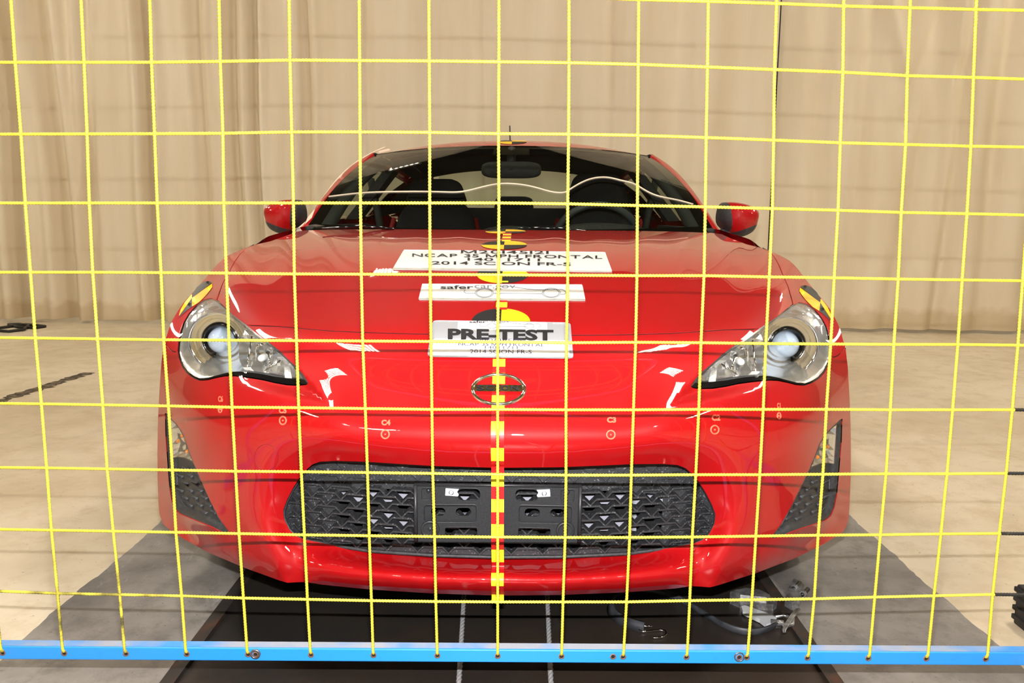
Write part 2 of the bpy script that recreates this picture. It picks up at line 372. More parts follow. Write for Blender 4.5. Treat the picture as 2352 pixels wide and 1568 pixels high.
def rope_mesh(P, r=0.0027, pitch=0.0165, nseg=7, nv=9):
    P = np.asarray(P, float); seg = np.r_[0, np.cumsum(np.linalg.norm(np.diff(P, axis=0), axis=1))]
    n = max(4, int(seg[-1] / pitch * nseg)); s = np.linspace(0, seg[-1], n)
    Q = np.stack([np.interp(s, seg, P[:, k]) for k in range(3)], 1)
    # soften the corners of the polyline
    for _ in range(6): Q[1:-1] = 0.25*Q[:-2] + 0.5*Q[1:-1] + 0.25*Q[2:]
    T = np.gradient(Q, axis=0); T /= np.linalg.norm(T, axis=1)[:, None]
    ref = np.array([0, 1.0, 0]); A = np.cross(np.broadcast_to(ref, T.shape), T); A /= np.linalg.norm(A, axis=1)[:, None]; B = np.cross(T, A)
    ph = np.arange(nv) * 2*np.pi/nv
    ang = ph[None, :] + (s / pitch * 2*np.pi)[:, None]
    rad = r * (1 + 0.16 * np.cos(3 * ph))[None, :]
    V = Q[:, None, :] + rad[..., None] * (np.cos(ang)[..., None]*A[:, None, :] + np.sin(ang)[..., None]*B[:, None, :])
    i, k = np.meshgrid(np.arange(n - 1), np.arange(nv), indexing='ij'); k2 = (k + 1) % nv
    Fc = np.stack([i*nv + k, i*nv + k2, (i+1)*nv + k2, (i+1)*nv + k], -1).reshape(-1, 4)
    return V.reshape(-1, 3), Fc
HR = [  # sight points of each cross rope
 [(-200,-14),(0,-16),(600,-22),(1146,-14),(1466,-1),(1620,3),(1779,8),(1935,14),(2090,18),(2240,22),(2352,24),(2560,30)],
 [(-200,143),(0,143),(193,143),(348,143),(506,141),(667,138),(825,139),(987,140),(1146,142),(1305,144),(1466,148),(1624,154),(1779,160),(1935,166),(2085,174),(2235,178),(2352,182),(2560,189)],
 [(-200,308),(0,308),(350,307),(510,306),(670,303),(826,303),(987,304),(1146,307),(1305,308),(1466,311),(1624,316),(1779,322),(1930,328),(2080,332),(2230,336),(2352,338),(2560,344)],
 [(-200,466),(0,466),(600,466),(1146,466),(1305,468),(1466,472),(1620,475),(1775,479),(1925,483),(2070,488),(2222,491),(2352,494),(2560,500)],
 [(-200,625),(0,625),(220,625),(370,626),(520,627),(675,629),(987,630),(1146,631),(1303,632),(1463,633),(1617,633),(1768,636),(1917,638),(2065,641),(2210,643),(2352,645),(2560,649)],
 [(-200,773),(0,775),(80,776),(375,780),(525,781),(680,782),(990,784),(1146,785),(1300,787),(1460,786),(1610,787),(1760,789),(1908,790),(2055,791),(2200,791),(2352,793),(2560,795)],
 [(-200,923),(0,926),(94,927),(385,932),(532,935),(685,936),(840,938),(990,940),(1146,940),(1300,941),(1455,941),(1605,940),(1755,940),(1900,940),(2045,941),(2190,941),(2330,941)],
 [(-200,1069),(0,1073),(105,1074),(393,1079),(540,1082),(690,1083),(845,1085),(993,1087),(1145,1089),(1300,1091),(1450,1091),(1597,1090),(1745,1090),(1890,1089),(2035,1088),(2175,1088),(2312,1087)],
 [(-200,1210),(0,1215),(115,1217),(403,1222),(549,1225),(698,1228),(847,1230),(997,1232),(1145,1233),(1297,1234),(1445,1234),(1590,1233),(1735,1231),(1880,1229),(2020,1228),(2160,1226),(2298,1225)],
 [(-200,1352),(0,1357),(130,1362),(275,1365),(415,1368),(558,1373),(705,1376),(852,1379),(1000,1381),(1143,1382),(1293,1382),(1440,1382),(1585,1379),(1727,1377),(1870,1375),(2010,1371),(2145,1368),(2284,1365)]]
YR = [143, 306, 466, 628, 783, 938, 1086, 1230, 1376]
VRX = [
 (25,35,48,58,70,81,95,107,118,132,145),(186,193,200,205,213,224,236,246,260,275,287),(344,348,355,361,370,376,387,396,404,417,427),
 (503,506,512,514,520,526,533,541,549,559,568),(664,666,670,674,676,681,686,692,699,706,713),(825,826,827,828,830,833,839,844,848,853,857),
 (985,986,987,987,988,990,992,994,998,1001,1004),(1146,1146,1145,1146,1145,1143,1143,1143,1143,1143,1143),(1307,1307,1306,1304,1304,1301,1300,1300,1298,1293,1290),
 (1467,1466,1465,1464,1463,1460,1455,1450,1446,1439,1432),(1627,1625,1622,1620,1617,1610,1605,1598,1590,1584,1578),(1784,1779,1777,1774,1767,1759,1753,1745,1736,1727,1717),
 (1938,1936,1930,1925,1916,1908,1898,1890,1879,1870,1857),(2091,2084,2080,2070,2063,2053,2045,2035,2022,2009,1997),(2243,2236,2230,2221,2210,2200,2188,2175,2161,2145,2131),
 (2385,2378,2369,2360,2349,2338,2325,2311,2295,2280,2268),(-136,-122,-106,-92,-76,-62,-46,-33,-20,-12,3),(2530,2520,2508,2497,2484,2470,2456,2440,2424,2408,2396)]
hy = lambda j, px: np.interp(px, [p[0] for p in HR[j]], [p[1] for p in HR[j]])
BAR_PY = [(-200,1500),(3,1497),(145,1498),(287,1500),(427,1501),(568,1503),(713,1504),(857,1505),(1004,1506),(1143,1509),(1290,1508),(1432,1508),(1578,1507),(1717,1505),(1857,1506),(1997,1503),(2131,1501),(2268,1500),(2560,1498)]
BZ = float(np.mean([w_at_y(p[0], p[1], NET)[2] for p in BAR_PY[2:-2]]))     # height of the lacing holes
XN = 1.58; ZT = 1.62
RY = NET - 0.004
for j, hp in enumerate(HR):
    P = np.array([w_at_y(px, py, RY) for px, py in hp])
    if j < 6: P = np.vstack([P, [XN - 0.02, RY, P[-1][2] - 0.002]])
    P = np.vstack([[-XN + 0.02, RY, P[0][2]], P])
    V, Fc = rope_mesh(P - np.array([0, NET, 0]))
    o = obj('cross_rope', V, Fc, m_rope_d if j == 9 else m_rope, net, True)
    if j >= 6:   # taped right-hand ends
        e = P[-1]; V, Fc = rope_mesh(np.array([e, [XN - 0.02, RY, e[2] - 0.004 if j > 7 else e[2]]]) - np.array([0, NET, 0]), r=0.0031)
        obj('tape_wrap', V, Fc, m_tape, o, True, label='black tape wound round the rope end')
holes = []
for i, xs in enumerate(VRX):
    pxs = np.array(xs, float); pys = np.array([0] + [hy(j, pxs[j]) for j in range(1, 10)] + [0.0])
    P = [w_at_y(pxs[0], 0.0, RY)] + [w_at_y(pxs[j], pys[j], RY) for j in range(1, 10)]
    e = w_at_y(pxs[10], 1500.0, RY); hx = e[0]; holes.append(hx)
    P += [np.array([hx, RY - 0.001, BZ + 0.012]), np.array([hx, RY - 0.0005, BZ + 0.004]), np.array([hx, NET + 0.008, BZ - 0.001])]
    d = P[0] - P[1]; P = [P[0] + d / d[2] * (ZT - P[0][2])] + P
    V, Fc = rope_mesh(np.array(P) - np.array([0, NET, 0]))
    obj('upright_rope', V, Fc, m_rope_d if i in (0, 1, 16) else m_rope, net, True)
# blue frame tube with drilled lacing holes
TH = 0.0254
bar = MB(); z0, z1 = BZ - 0.0145, BZ - 0.0145 + TH
bar.box((-XN, 0, z0), (XN, TH, z1), bev=0.0022)
bar_o = bar.build('frame_tube', m_blue, net, smooth=False, label='blue square bottom tube of the net frame')
m_dust = mat('grey dust on blue paint', srgb(150, 158, 172), 0.8, noise=9, noise_col=srgb(64, 140, 212), sharp=(0.40, 0.66), detail=8)
obj('dust_film', [(-XN, 0.003, z1 + 0.0003), (XN, 0.003, z1 + 0.0003), (XN, TH - 0.002, z1 + 0.0003), (-XN, TH - 0.002, z1 + 0.0003)], [(0, 1, 2, 3)], m_dust, bar_o)
m_rust = mat('rusty hole rim', srgb(150, 108, 92), 0.7, noise=120, noise_col=srgb(90, 60, 48))
m_hole = mat('drilled hole', srgb(20, 18, 16), 0.9)
rim = MB().lathe([(0.0054, 0.0), (0.0056, -0.0012), (0.0038, -0.0014), (0.0034, 0.0002)], n=16); rim_me = newmesh('hole_rim', np.vstack(rim.V), rim.F, m_rust, True)
dsk = MB().lathe([(0.0036, -0.0004), (0.0001, -0.0004)], n=14); dsk_me = newmesh('hole', np.vstack(dsk.V), dsk.F, m_hole)
for hx in holes + [w_at_y(587, 1501, NET)[0], w_at_y(1408, 1506, NET)[0], w_at_y(1698, 1504, NET)[0]]:
    a = link('hole_rim', rim_me, bar_o); a.location = (hx, 0, BZ - 0.001)
    b = link('hole', dsk_me, bar_o); b.location = (hx, 0, BZ - 0.001)
nut = MB().lathe([(0.0095, 0.0), (0.0095, -0.0025), (0.006, -0.003), (0.006, -0.002)], n=20)
for px in (587, 1698):
    o = nut.build('bolt_washer', mat('grey washer', srgb(120, 118, 120), 0.4, metal=0.8), bar_o, True); nut = MB().lathe([(0.0095, 0.0), (0.0095, -0.0018), (0.0075, -0.002), (0.0072, -0.001)], n=20)
    o.location = (w_at_y(px, 1502, NET)[0], 0, BZ)
MB().box((-XN, 0, ZT), (XN, TH, ZT + TH), bev=0.0022).build('frame_tube', m_blue, net)
for s in (-1, 1):
    MB().box((s*XN - TH/2, 0, 0.02), (s*XN + TH/2, TH, ZT + TH), bev=0.0022).build('frame_upright', m_blue, net)
    MB().box((s*XN - 0.025, -0.28, 0.0), (s*XN + 0.025, 0.28 + TH, 0.025), bev=0.003).build('foot', m_blue, net)

# ------------------------------------------------------------------ the car: placing
D0, CARX, YAW = 1.55, -0.027, R(0.6)
car = empty('red_coupe', (CARX, D0, 0), 'glossy red two-door coupe facing the net, prepared for a crash test', 'car', rotz=-YAW)
ca, sa = math.cos(YAW), math.sin(YAW)
def to_car(d, point=True):
    d = np.asarray(d, float)
    if point: d = d - np.array([CARX, D0, 0])
    x, y = d[..., 0], d[..., 1]
    return np.stack([ca*x - sa*y, sa*x + ca*y, d[..., 2]], -1)
def to_world(p):
    p = np.asarray(p, float); x, y = p[..., 0], p[..., 1]
    return np.stack([CARX + ca*x + sa*y, D0 - sa*x + ca*y, p[..., 2]], -1)
CC = to_car(CAMP)
def c_at_y(px, py, y):
    d = to_car(ray(px, py), False); return CC + d * ((np.asarray(y, float) - CC[1]) / d[..., 1])[..., None]
# the front of the body is charted from a point on the car's own centre line in front of it
VC = np.array([0, -D0, HC])
def q_of(P):
    d = np.asarray(P, float) - VC; Z = d @ FW
    return np.stack([F * d[..., 0] / Z, CY - F * (d @ UP0) / Z, 1 / Z], -1)
def q_lift(q, w):
    a = q[..., 0] / F; b = (q[..., 1] - CY) / F
    return VC + (FW + a[..., None]*RT0 - b[..., None]*UP0) / w[..., None]

# ---- body section data (car frame: x across, y back from the nose, z up)
ip = np.interp
def csp(x, xs, ys, sym=False):
    """natural cubic spline; sym mirrors the data about 0"""
    xs = np.asarray(xs, float); ys = np.asarray(ys, float)
    if sym: xs = np.r_[-xs[:0:-1], xs]; ys = np.r_[ys[:0:-1], ys]
    n = len(xs); h = np.diff(xs); A = np.eye(n); r = np.zeros(n)
    for i in range(1, n-1):
        A[i, i-1:i+2] = h[i-1], 2*(h[i-1] + h[i]), h[i]; r[i] = 6*((ys[i+1]-ys[i])/h[i] - (ys[i]-ys[i-1])/h[i-1])
    m = np.linalg.solve(A, r); x = np.asarray(x, float); i = np.clip(np.searchsorted(xs, x) - 1, 0, n-2)
    a = (xs[i+1] - x)/h[i]; b = (x - xs[i])/h[i]
    return a*ys[i] + b*ys[i+1] + ((a**3 - a)*m[i] + (b**3 - b)*m[i+1])*h[i]**2/6
def zc(y): return csp(y, [.10,.16,.22,.33,.477,.62,.76,.9,1.07,1.25], [.700,.722,.741,.778,.822,.857,.884,.903,.919,.930])
def kk(y): return csp(y, [.16,.25,.33,.477,.62,.72,.85,1.0,1.2], [.12,.150,.160,.145,.124,.109,.089,.074,.061])
CP = []
for y in (.2,.26,.33,.4,.477,.55,.62,.69,.76,.83,.9,.98,1.07,1.15,1.22):
    xe = ip(y, [.2,.33,.477,.62,.72,.85,1.0,1.2], [.42,.58,.665,.745,.77,.79,.80,.80])
    for f_ in (0,.17,.34,.5,.67,.84,1.0):
        x = xe*f_; CP.append((x, y, zc(y) - kk(y)*x*x))
plans = {   # z: (x list, y list)
 .50: ([0,.15,.30,.45,.55,.65,.73,.79,.835,.850], [0,.003,.020,.058,.108,.185,.275,.355,.437,.475]),
 .43: ([0,.15,.30,.45,.55,.65,.73,.79,.835,.850], [.012,.015,.032,.066,.112,.186,.275,.355,.437,.475]),
 .60: ([0,.15,.30,.42,.55,.65,.74,.80,.835,.852], [.035,.039,.058,.092,.155,.235,.335,.430,.500,.540]),
 .67: ([0,.15,.30,.45,.55,.65,.73,.78,.82,.850], [.095,.100,.122,.175,.235,.325,.425,.505,.580,.610]),
 .33: ([.50,.55,.60,.65,.73,.79,.835,.848], [.092,.118,.150,.188,.277,.357,.440,.480]),
 .26: ([.48,.55,.60,.65,.73,.79,.832], [.092,.127,.160,.198,.287,.365,.445]),
 .20: ([.45,.55,.60,.65,.73,.79,.83], [.098,.150,.185,.222,.305,.378,.450]),
}
for z, (xs, ys) in plans.items():
    xx = np.unique(np.r_[xs[0]:xs[-1]:.05, xs[-1], .5*(np.array(xs[1:]) + xs[:-1])[-5:], xs[-6:]])
    for x, y in zip(xx, csp(xx, xs, ys, xs[0] == 0)):
        if x <= .765 and not (z == .43 and x < .50): CP.append((x, y, z))
ROWS = [  # sight lines with their depth behind the nose: fender crown, sill corner, mouth, splitter
 [(559,570.5,.98),(538,579,.93),(517,590,.88),(489,618,.81),(455,658,.735),(420,696,.655),(395,734,.575),(381,775,.52),(371,830,.487),(364,930,.474),(361,1040,.47),(363,1130,.47),(367,1185,.47)],
 [(1144,1078,.022),(1000,1075,.025),(850,1066,.040),(740,1064,.062),(690,1090,.082),(662,1135,.098),(652,1175,.110),(662,1212,.114),(700,1238,.118),(760,1252,.119),(850,1266,.117),(1000,1276,.113),(1144,1280,.112)],
 [(612,1165,.092),(608,1200,.090),(618,1240,.088),(638,1290,.088),(660,1337,.098)],
 [(1144,1301,.073),(1000,1298,.076),(850,1288,.083),(740,1274,.093)],
 [(1144,1318,.034),(1000,1315,.037),(850,1305,.050),(740,1292,.070)],
 [(1144,1328,.026),(1000,1325,.029),(850,1315,.043),(740,1303,.064)],
 [(1144,1342,.025),(1000,1340,.028),(850,1331,.043),(740,1319,.065)],
 [(1144,1348,.031),(1000,1346,.034),(850,1337,.049),(740,1325,.071)],
 [(1144,1354,.044),(1000,1352,.047),(850,1342,.060),(740,1330,.080)],
 [(1144,1367,.062),(1000,1363,.065),(850,1353,.076),(740,1342,.092)],
 [(1144,1180,.050),(1000,1178,.053),(850,1170,.066),(740,1160,.088)],
 [(660,1337,.098),(560,1300,.172),(480,1266,.258),(420,1232,.345),(390,1212,.405)]]
for row in ROWS:
    row = np.array(row); t = np.arange(len(row), dtype=float)
    if row[0, 0] == 1144 and row[-1, 0] != 1144: row = np.vstack([row[::-1][:-1], [1144, row[0, 1], row[0, 2]], row[1:]*1.0]); row[len(row)//2+1:, 0] = 2288 - row[len(row)//2+1:, 0]; t = np.arange(len(row), dtype=float); tt = np.arange(0, len(row)//2 + .01, 1/3)
    else: tt = np.arange(0, t[-1] + .01, .5)
    for px, py, y in zip(*(csp(tt, t, row[:, k]) for k in range(3))):
        p = c_at_y(px, py, y); CP.append((abs(p[0]) if px < 1140 else 0.0, p[1], p[2]))
CP = np.array(CP); CP = CP[CP[:, 0] > -1]
CPm = CP.copy(); CPm[:, 0] *= -1
ALL = np.vstack([CP, CPm[CPm[:, 0] < -1e-6]])
QA = q_of(ALL)
SCALE = 150.0
def tps_fit(Q, w, lam):
    X = Q[:, :2] / SCALE; n = len(X)
    r2 = ((X[:, None] - X[None]) ** 2).sum(-1); K = r2 ** 1.5
    P = np.c_[np.ones(n), X]
    A = np.block([[K + np.diag(np.broadcast_to(lam, (n,))), P], [P.T, np.zeros((3, 3))]])
    return np.linalg.solve(A, np.r_[w, np.zeros(3)])
LAM = np.where((ALL[:, 1] > .25) & (ALL[:, 2] > .70) & (np.abs(ALL[:, 0]) < .74), .008, .0007)   # the hood is drawn fairer than the nose
TPS_C = tps_fit(QA, QA[:, 2], LAM); TPS_X = QA[:, :2] / SCALE
def tps(q):
    q = np.asarray(q, float).reshape(-1, 2) / SCALE; out = np.empty(len(q))
    for i in range(0, len(q), 8000):
        c = q[i:i+8000]; r2 = ((c[:, None] - TPS_X[None]) ** 2).sum(-1)
        out[i:i+8000] = (r2 ** 1.5) @ TPS_C[:-3] + TPS_C[-3] + c @ TPS_C[-2:]
    return out
POCKET = None; RIDGE = None
sm = lambda a, b, x: (lambda t: t*t*(3-2*t))(np.clip((x - a)/(b - a), 0, 1))
def in_poly(q, poly):
    x, y = q[:, 0], q[:, 1]; ins = np.zeros(len(q), bool); n = len(poly); j = n - 1
    for i in range(n):
        xi, yi = poly[i]; xj, yj = poly[j]
        c = ((yi > y) != (yj > y)) & (x < (xj - xi)*(y - yi)/(yj - yi + 1e-15) + xi); ins ^= c; j = i
    return ins
def poly_dist(q, poly, closed=True):
    d = np.full(len(q), 1e9); n = len(poly)
    for i in range(n if closed else n - 1):
        a = np.array(poly[i], float); b = np.array(poly[(i+1) % n], float); u = b - a
        t = np.clip(((q - a) @ u) / (u @ u + 1e-12), 0, 1); d = np.minimum(d, np.linalg.norm(q - a - t[:, None]*u, axis=1))
    return d
def S(q, features=True):
    """body surface point for chart position q (n,2)"""
    q = np.asarray(q, float).reshape(-1, 2); m = q.copy(); m[:, 0] = -np.abs(m[:, 0])
    w = tps(m); Z = 1 / w
    if features and POCKET is not None:
        near = (m[:, 0] < -180) & (m[:, 1] > 700) & (m[:, 1] < 1180)
        if near.any():
            p = m[near]; d = poly_dist(p, POCKET); ins = in_poly(p, POCKET)
            b = 0.022 * sm(-650, -490, p[:, 0]) * sm(800, 885, p[:, 1])
            off = np.where(ins, np.maximum(0, 1 - d/20.0), np.exp(-(d/70.0)**2))
            Z[near] -= b * off
    if features and RIDGE is not None:
        near = (m[:, 0] < -380) & (m[:, 0] > -680) & (m[:, 1] > 1120)
        if near.any():
            p = m[near]; rx = np.interp(p[:, 1], RIDGE[:, 1], RIDGE[:, 0]); dx = p[:, 0] - rx
            f_ = np.where(dx > 0, np.maximum(0, 1 - dx/46.0), np.exp(-(np.abs(dx)/70.0)**1.2))
            Z[near] -= 0.013 * sm(1165, 1320, p[:, 1]) * f_
    out = q_lift(m, 1 / Z); out[:, 0] = np.where(q[:, 0] > 0, -out[:, 0], out[:, 0])
    return out
def S_n(q, h=1.2):
    q = np.asarray(q, float).reshape(-1, 2)
    a = S(q + [h, 0]) - S(q - [h, 0]); b = S(q + [0, h]) - S(q - [0, h])
    n = np.cross(a, b); n /= np.linalg.norm(n, axis=1)[:, None] + 1e-12
    n[(n * (VC - S(q))).sum(1) < 0] *= -1
    return n
def hit(pts, features=True):
    """sight points -> chart positions on the body"""
    pts = np.asarray(pts, float).reshape(-1, 2); y = np.full(len(pts), 0.3)
    for _ in range(30):
        P = c_at_y(pts[:, 0], pts[:, 1], y); q = q_of(P)[:, :2]; y = 0.5*y + 0.5*S(q, features)[:, 1]
    return q
def resample(poly, step, closed=True):
    P = np.asarray(poly, float)
    if closed: P = np.vstack([P, P[:1]])
    d = np.r_[0, np.cumsum(np.linalg.norm(np.diff(P, axis=0), axis=1))]; n = max(3, int(d[-1] / step))
    t = np.linspace(0, d[-1], n + 1)[:-1 if closed else None]
    return np.stack([ip(t, d, P[:, k]) for k in range(2)], 1)
def smooth_poly(poly, it=2, closed=True):
    P = np.asarray(poly, float)
    for _ in range(it):   # corner cutting
        if closed:
            A = 0.75*P + 0.25*np.roll(P, -1, 0); B = 0.25*P + 0.75*np.roll(P, -1, 0)
            P = np.stack([A, B], 1).reshape(-1, 2)
        else:
            A = 0.75*P[:-1] + 0.25*P[1:]; B = 0.25*P[:-1] + 0.75*P[1:]
            P = np.vstack([P[:1], np.stack([A, B], 1).reshape(-1, 2)[1:-1], P[-1:]])
    return P
def cdt(outer, holes=(), step=9.0, lines=(), bstep=5.0, keep=None):
    """triangles of a polygon with holes; returns (pts, tris, boundary loops as index lists)"""
    loops = [resample(outer, bstep)] + [resample(h, bstep) for h in holes]
    pts = []; edges = []; idx = []
    for L in loops:
        s = len(pts); pts += L.tolist(); n = len(L); edges += [(s+i, s+(i+1) % n) for i in range(n)]; idx.append(list(range(s, s+n)))
    for ln in lines:
        L = resample(ln, bstep, False); s = len(pts); pts += L.tolist(); edges += [(s+i, s+i+1) for i in range(len(L)-1)]
    mn = loops[0].min(0); mx = loops[0].max(0)
    gx_, gy_ = np.meshgrid(np.arange(mn[0], mx[0], step), np.arange(mn[1], mx[1], step), indexing='ij')
    gx_ = gx_ + (np.arange(gx_.shape[1]) % 2)[None, :] * step * 0.5
    g = np.stack([gx_.ravel(), gy_.ravel()], 1)
    ok = in_poly(g, loops[0])
    for h in loops[1:]: ok &= ~in_poly(g, h)
    g = g[ok]
    dm = np.full(len(g), 1e9)
    for L in loops: dm = np.minimum(dm, poly_dist(g, L))
    for ln in lines: dm = np.minimum(dm, poly_dist(g, np.asarray(ln), False))
    g = g[dm > 0.45*step]; pts += g.tolist()
    vo, eo, fo, ov, oe, of = delaunay_2d_cdt([Vector(p) for p in pts], edges, [], 0, 1e-6)
    P = np.array([tuple(v) for v in vo]); T = np.array([tuple(f) for f in fo if len(f) == 3])
    c = P[T].mean(1); ok = in_poly(c, loops[0])
    for h in loops[1:]: ok &= ~in_poly(c, h)
    inv = {}
    for k, src in enumerate(ov):
        for s in src: inv[s] = k
    return P, T[ok], [[inv[i] for i in L] for L in idx]
def panel(name, m, outer, holes=(), step=9.0, lines=(), mirror='join', lip=((.25, .0025),), lipholes=None, off=0.0, parent=car, both=None, bstep=5.0, fn=None, nolip=None, **kw):
    """painted skin lifted on to the body from chart outlines (left half); edges are turned in"""
    P, T, loops = cdt(outer, holes, step, lines, bstep)
    X = S(P) if fn is None else fn(P); N = S_n(P)
    X = X + N*off
    a, b, c = X[T[:, 0]], X[T[:, 1]], X[T[:, 2]]
    flip = (np.cross(b - a, c - a) * (VC - a)).sum(1) < 0
    T = np.where(flip[:, None], T[:, ::-1], T)
    V = [X]; NN = [N]; Fc = [tuple(t) for t in T]; n0 = len(X)
    for li, L in enumerate(loops):
        rows = lip if li == 0 or lipholes is None else lipholes
        if not rows: continue
        L = np.array(L); Pq = P[L]
        # direction into the gap, in the chart
        t = np.roll(Pq, -1, 0) - np.roll(Pq, 1, 0); nrm = np.stack([t[:, 1], -t[:, 0]], 1); nrm /= np.linalg.norm(nrm, axis=1)[:, None] + 1e-9
        test = in_poly(Pq + nrm*0.8, P[np.array(loops[0])] if li == 0 else Pq)
        if li == 0 and test.mean() > 0.5: nrm *= -1
        if li > 0 and test.mean() < 0.5: nrm *= -1
        prevX = X[L]; ids = None
        free = np.ones(len(L), bool)
        if mirror == 'join': free &= np.abs(Pq[:, 0]) > 1e-3
        if nolip is not None: free &= ~nolip(Pq)
        ring = [prevX]
        for dq, dep in rows:
            qq = Pq + nrm*dq; bd = -N[L]*[0.35, 1, 1] + [0, 0.6, 0]; bd /= np.linalg.norm(bd, axis=1)[:, None]; ring.append((S(qq) if fn is None else fn(qq)) + bd*dep)
        nl = len(L); base = n0
        for r_ in ring: V.append(r_)
        rn = [N[L]]
        for k in range(1, len(ring)):
            tn = (ring[k] - ring[k-1]); rn.append(N[L]*0.3 + 0.0)
        out3 = S(Pq + nrm*1.0) - S(Pq); out3 /= np.linalg.norm(out3, axis=1)[:, None] + 1e-9
        for k in range(len(ring)):
            f_ = k / (len(ring) - 1); v = N[L]*(1 - f_)**1.2 + out3*(f_ if li == 0 else f_); v /= np.linalg.norm(v, axis=1)[:, None] + 1e-9; NN.append(v)
        for k in range(len(ring) - 1):
            for i in range(nl):
                j = (i + 1) % nl
                if free[i] or free[j]:
                    if mirror == 'join' and not (free[i] and free[j]) and abs(Pq[i, 0]) < 1e-3 and abs(Pq[j, 0]) < 1e-3: continue
                    if nolip is not None and not (free[i] and free[j]): continue
                    Fc.append((base + k*nl + i, base + k*nl + j, base + (k+1)*nl + j, base + (k+1)*nl + i))
        n0 += nl*len(ring)
    V = np.vstack(V); NN = np.vstack(NN)
    Fc = [f if np.dot(np.cross(V[f[1]] - V[f[0]], V[f[2]] - V[f[0]]), NN[f[0]] + NN[f[1]] + NN[f[2]]) >= 0 else f[::-1] for f in Fc]
    def mk(V, NN, Fc, sfx=None):
        return obj(name, V, Fc, m, parent, True, normals=NN, **kw)
    Vm = V*[-1, 1, 1]; Nm = NN*[-1, 1, 1]; Fm = [f[::-1] for f in Fc]
    if mirror == 'join':
        return mk(np.vstack([V, Vm]), np.vstack([NN, Nm]), Fc + [tuple(i + len(V) for i in f) for f in Fm])
    if mirror == 'pair':
        return mk(V, NN, Fc), mk(Vm, Nm, Fm)
    return mk(V, NN, Fc)

# ------------------------------------------------------------------ traced outlines (left half, sight points)
LAMP = [(483.6,684),(497,691),(519,710),(540.7,728),(565.7,746.5),(594,769),(617.5,786),(639,803),(658.6,822.5),(680,842),(696,860),(706,876),(707,881),(703,883.5),(683.6,885),(658.6,884),(630,879),(603,872.5),(576,868),(549.6,864.5),(533.6,863),(515.7,863.6),(494,868),(476.4,872.5),(458.6,873.4),(442.5,867),(428,856.4),(417.5,842),(410,820.7),(407.7,803),(409.5,781),(414,760),(421,740),(433.6,719),(451.4,699),(465.7,688.6)]
POCK = [(483.6,684),(497,691),(519,710),(540.7,728),(565.7,746.5),(594,769),(617.5,786),(639,803),(658.6,822.5),(680,842),(700,860),(722,884),(753,923),(684,913),(621,901),(559,887),(532,876),(505,870),(476.4,872.5),(458.6,873.4),(442.5,867),(428,856.4),(417.5,842),(410,820.7),(407.7,803),(409.5,781),(414,760),(421,740),(433.6,719),(451.4,699),(465.7,688.6)]
FOG = [(379,948),(384,950),(392,960),(404,972),(416,988),(424,1004),(434,1034),(446,1066),(462,1104),(483,1150),(505,1192),(527,1222),(519,1226),(508,1222),(480,1208),(440,1192),(412,1180),(402,1170),(394,1150),(389,1120),(385,1070),(380,1000)]
MOUTH = [(1144,1074),(1000,1070),(900,1064),(840,1060),(770,1058),(735,1060),(718,1066),(704,1078),(690,1094),(672,1122),(658,1150),(650,1172),(652,1192),(664,1216),(680,1231),(700,1239),(760,1251),(850,1265),(1000,1275),(1144,1279)]
HOODF = [(565.7,746.5),(580,747),(640,749),(690,753),(760,759),(850,763),(950,766),(1144,768)]      # hood / bumper gap
HOODS = [(565.7,746.5),(540.7,728),(519,710),(498,689),(512,649),(528,621),(538,602),(550.5,584.5),(562.6,572.3),(583.6,562.5)]
COWL = [(583.6,562.5),(622,553.5),(660,540),(685,530.5),(705,528.5),(800,526.5),(900,526),(1000,526.5),(1163,528)]
SILF = [(585,562),(559,571),(538,579.5),(517,590.5),(503,602.5),(489,618.5),(472,639),(455,658.5),(437,678),(420,697),(408,714.5),(396,735),(388.5,753),(382,775)]
SILB = [(382,775),(377,795),(371,830),(366,900),(363,960),(361.5,1040),(363,1130),(366,1180)]
BOT = [(366,1180),(375,1204),(390,1216),(420,1236),(480,1269),(560,1303),(640,1332),(660,1338),(676,1337),(700,1336),(740,1342),(850,1353),(1000,1362.5),(1144,1367)]
q_ = lambda pts: hit(pts, False)
qLAMP0 = q_(LAMP)
POCKET = [tuple(v) for v in q_(POCK)]
RIDGE = q_([(600,1150),(604,1190),(612,1235),(634,1288),(658,1334),(664,1350)])
qLAMP = hit(LAMP); qFOG = hit(FOG); qMOUTH = hit(MOUTH); qHF = hit(HOODF); qHS = hit(HOODS); qCW = hit(COWL); qSF = hit(SILF); qSB = hit(SILB); qBOT = hit(BOT)
for a in (qMOUTH,): a[0, 0] = 0; a[-1, 0] = 0
qHF[-1, 0] = 0; qCW[-1, 0] = 0; qBOT[-1, 0] = 0
def shift(poly, d, closed=True):
    """move an outline sideways in the chart; + is outward for closed ones"""
    P = np.asarray(poly, float); t = np.gradient(P, axis=0) if not closed else np.roll(P, -1, 0) - np.roll(P, 1, 0)
    n = np.stack([t[:, 1], -t[:, 0]], 1); n /= np.linalg.norm(n, axis=1)[:, None] + 1e-9
    if closed and in_poly(P + n*0.5, P).mean() > 0.5: n *= -1
    return P + n*d

m_paint = mat('red car paint', (0.40, 0.003, 0.005), 0.5, coat=1.0, coat_rough=0.012, spec=0.15)
m_black = mat('black textured plastic', srgb(44, 45, 48), 0.5, noise=140, noise_col=srgb(60, 61, 64), bump=0.3, bump_scale=500)
m_gap = mat('black gap filler', srgb(12, 12, 12), 0.9)
m_gloss = mat('gloss black trim', srgb(14, 14, 15), 0.12, coat=0.5)

# ---- hood
hs = shift(qHS[::-1], 0)
hood_out = np.vstack([qHF[::-1] + [0, -1.8], (qHS[1:] + [1.6, -0.6]), (qCW[1:] + [0, 0.3])])
hood = panel('hood', m_paint, hood_out, step=10)
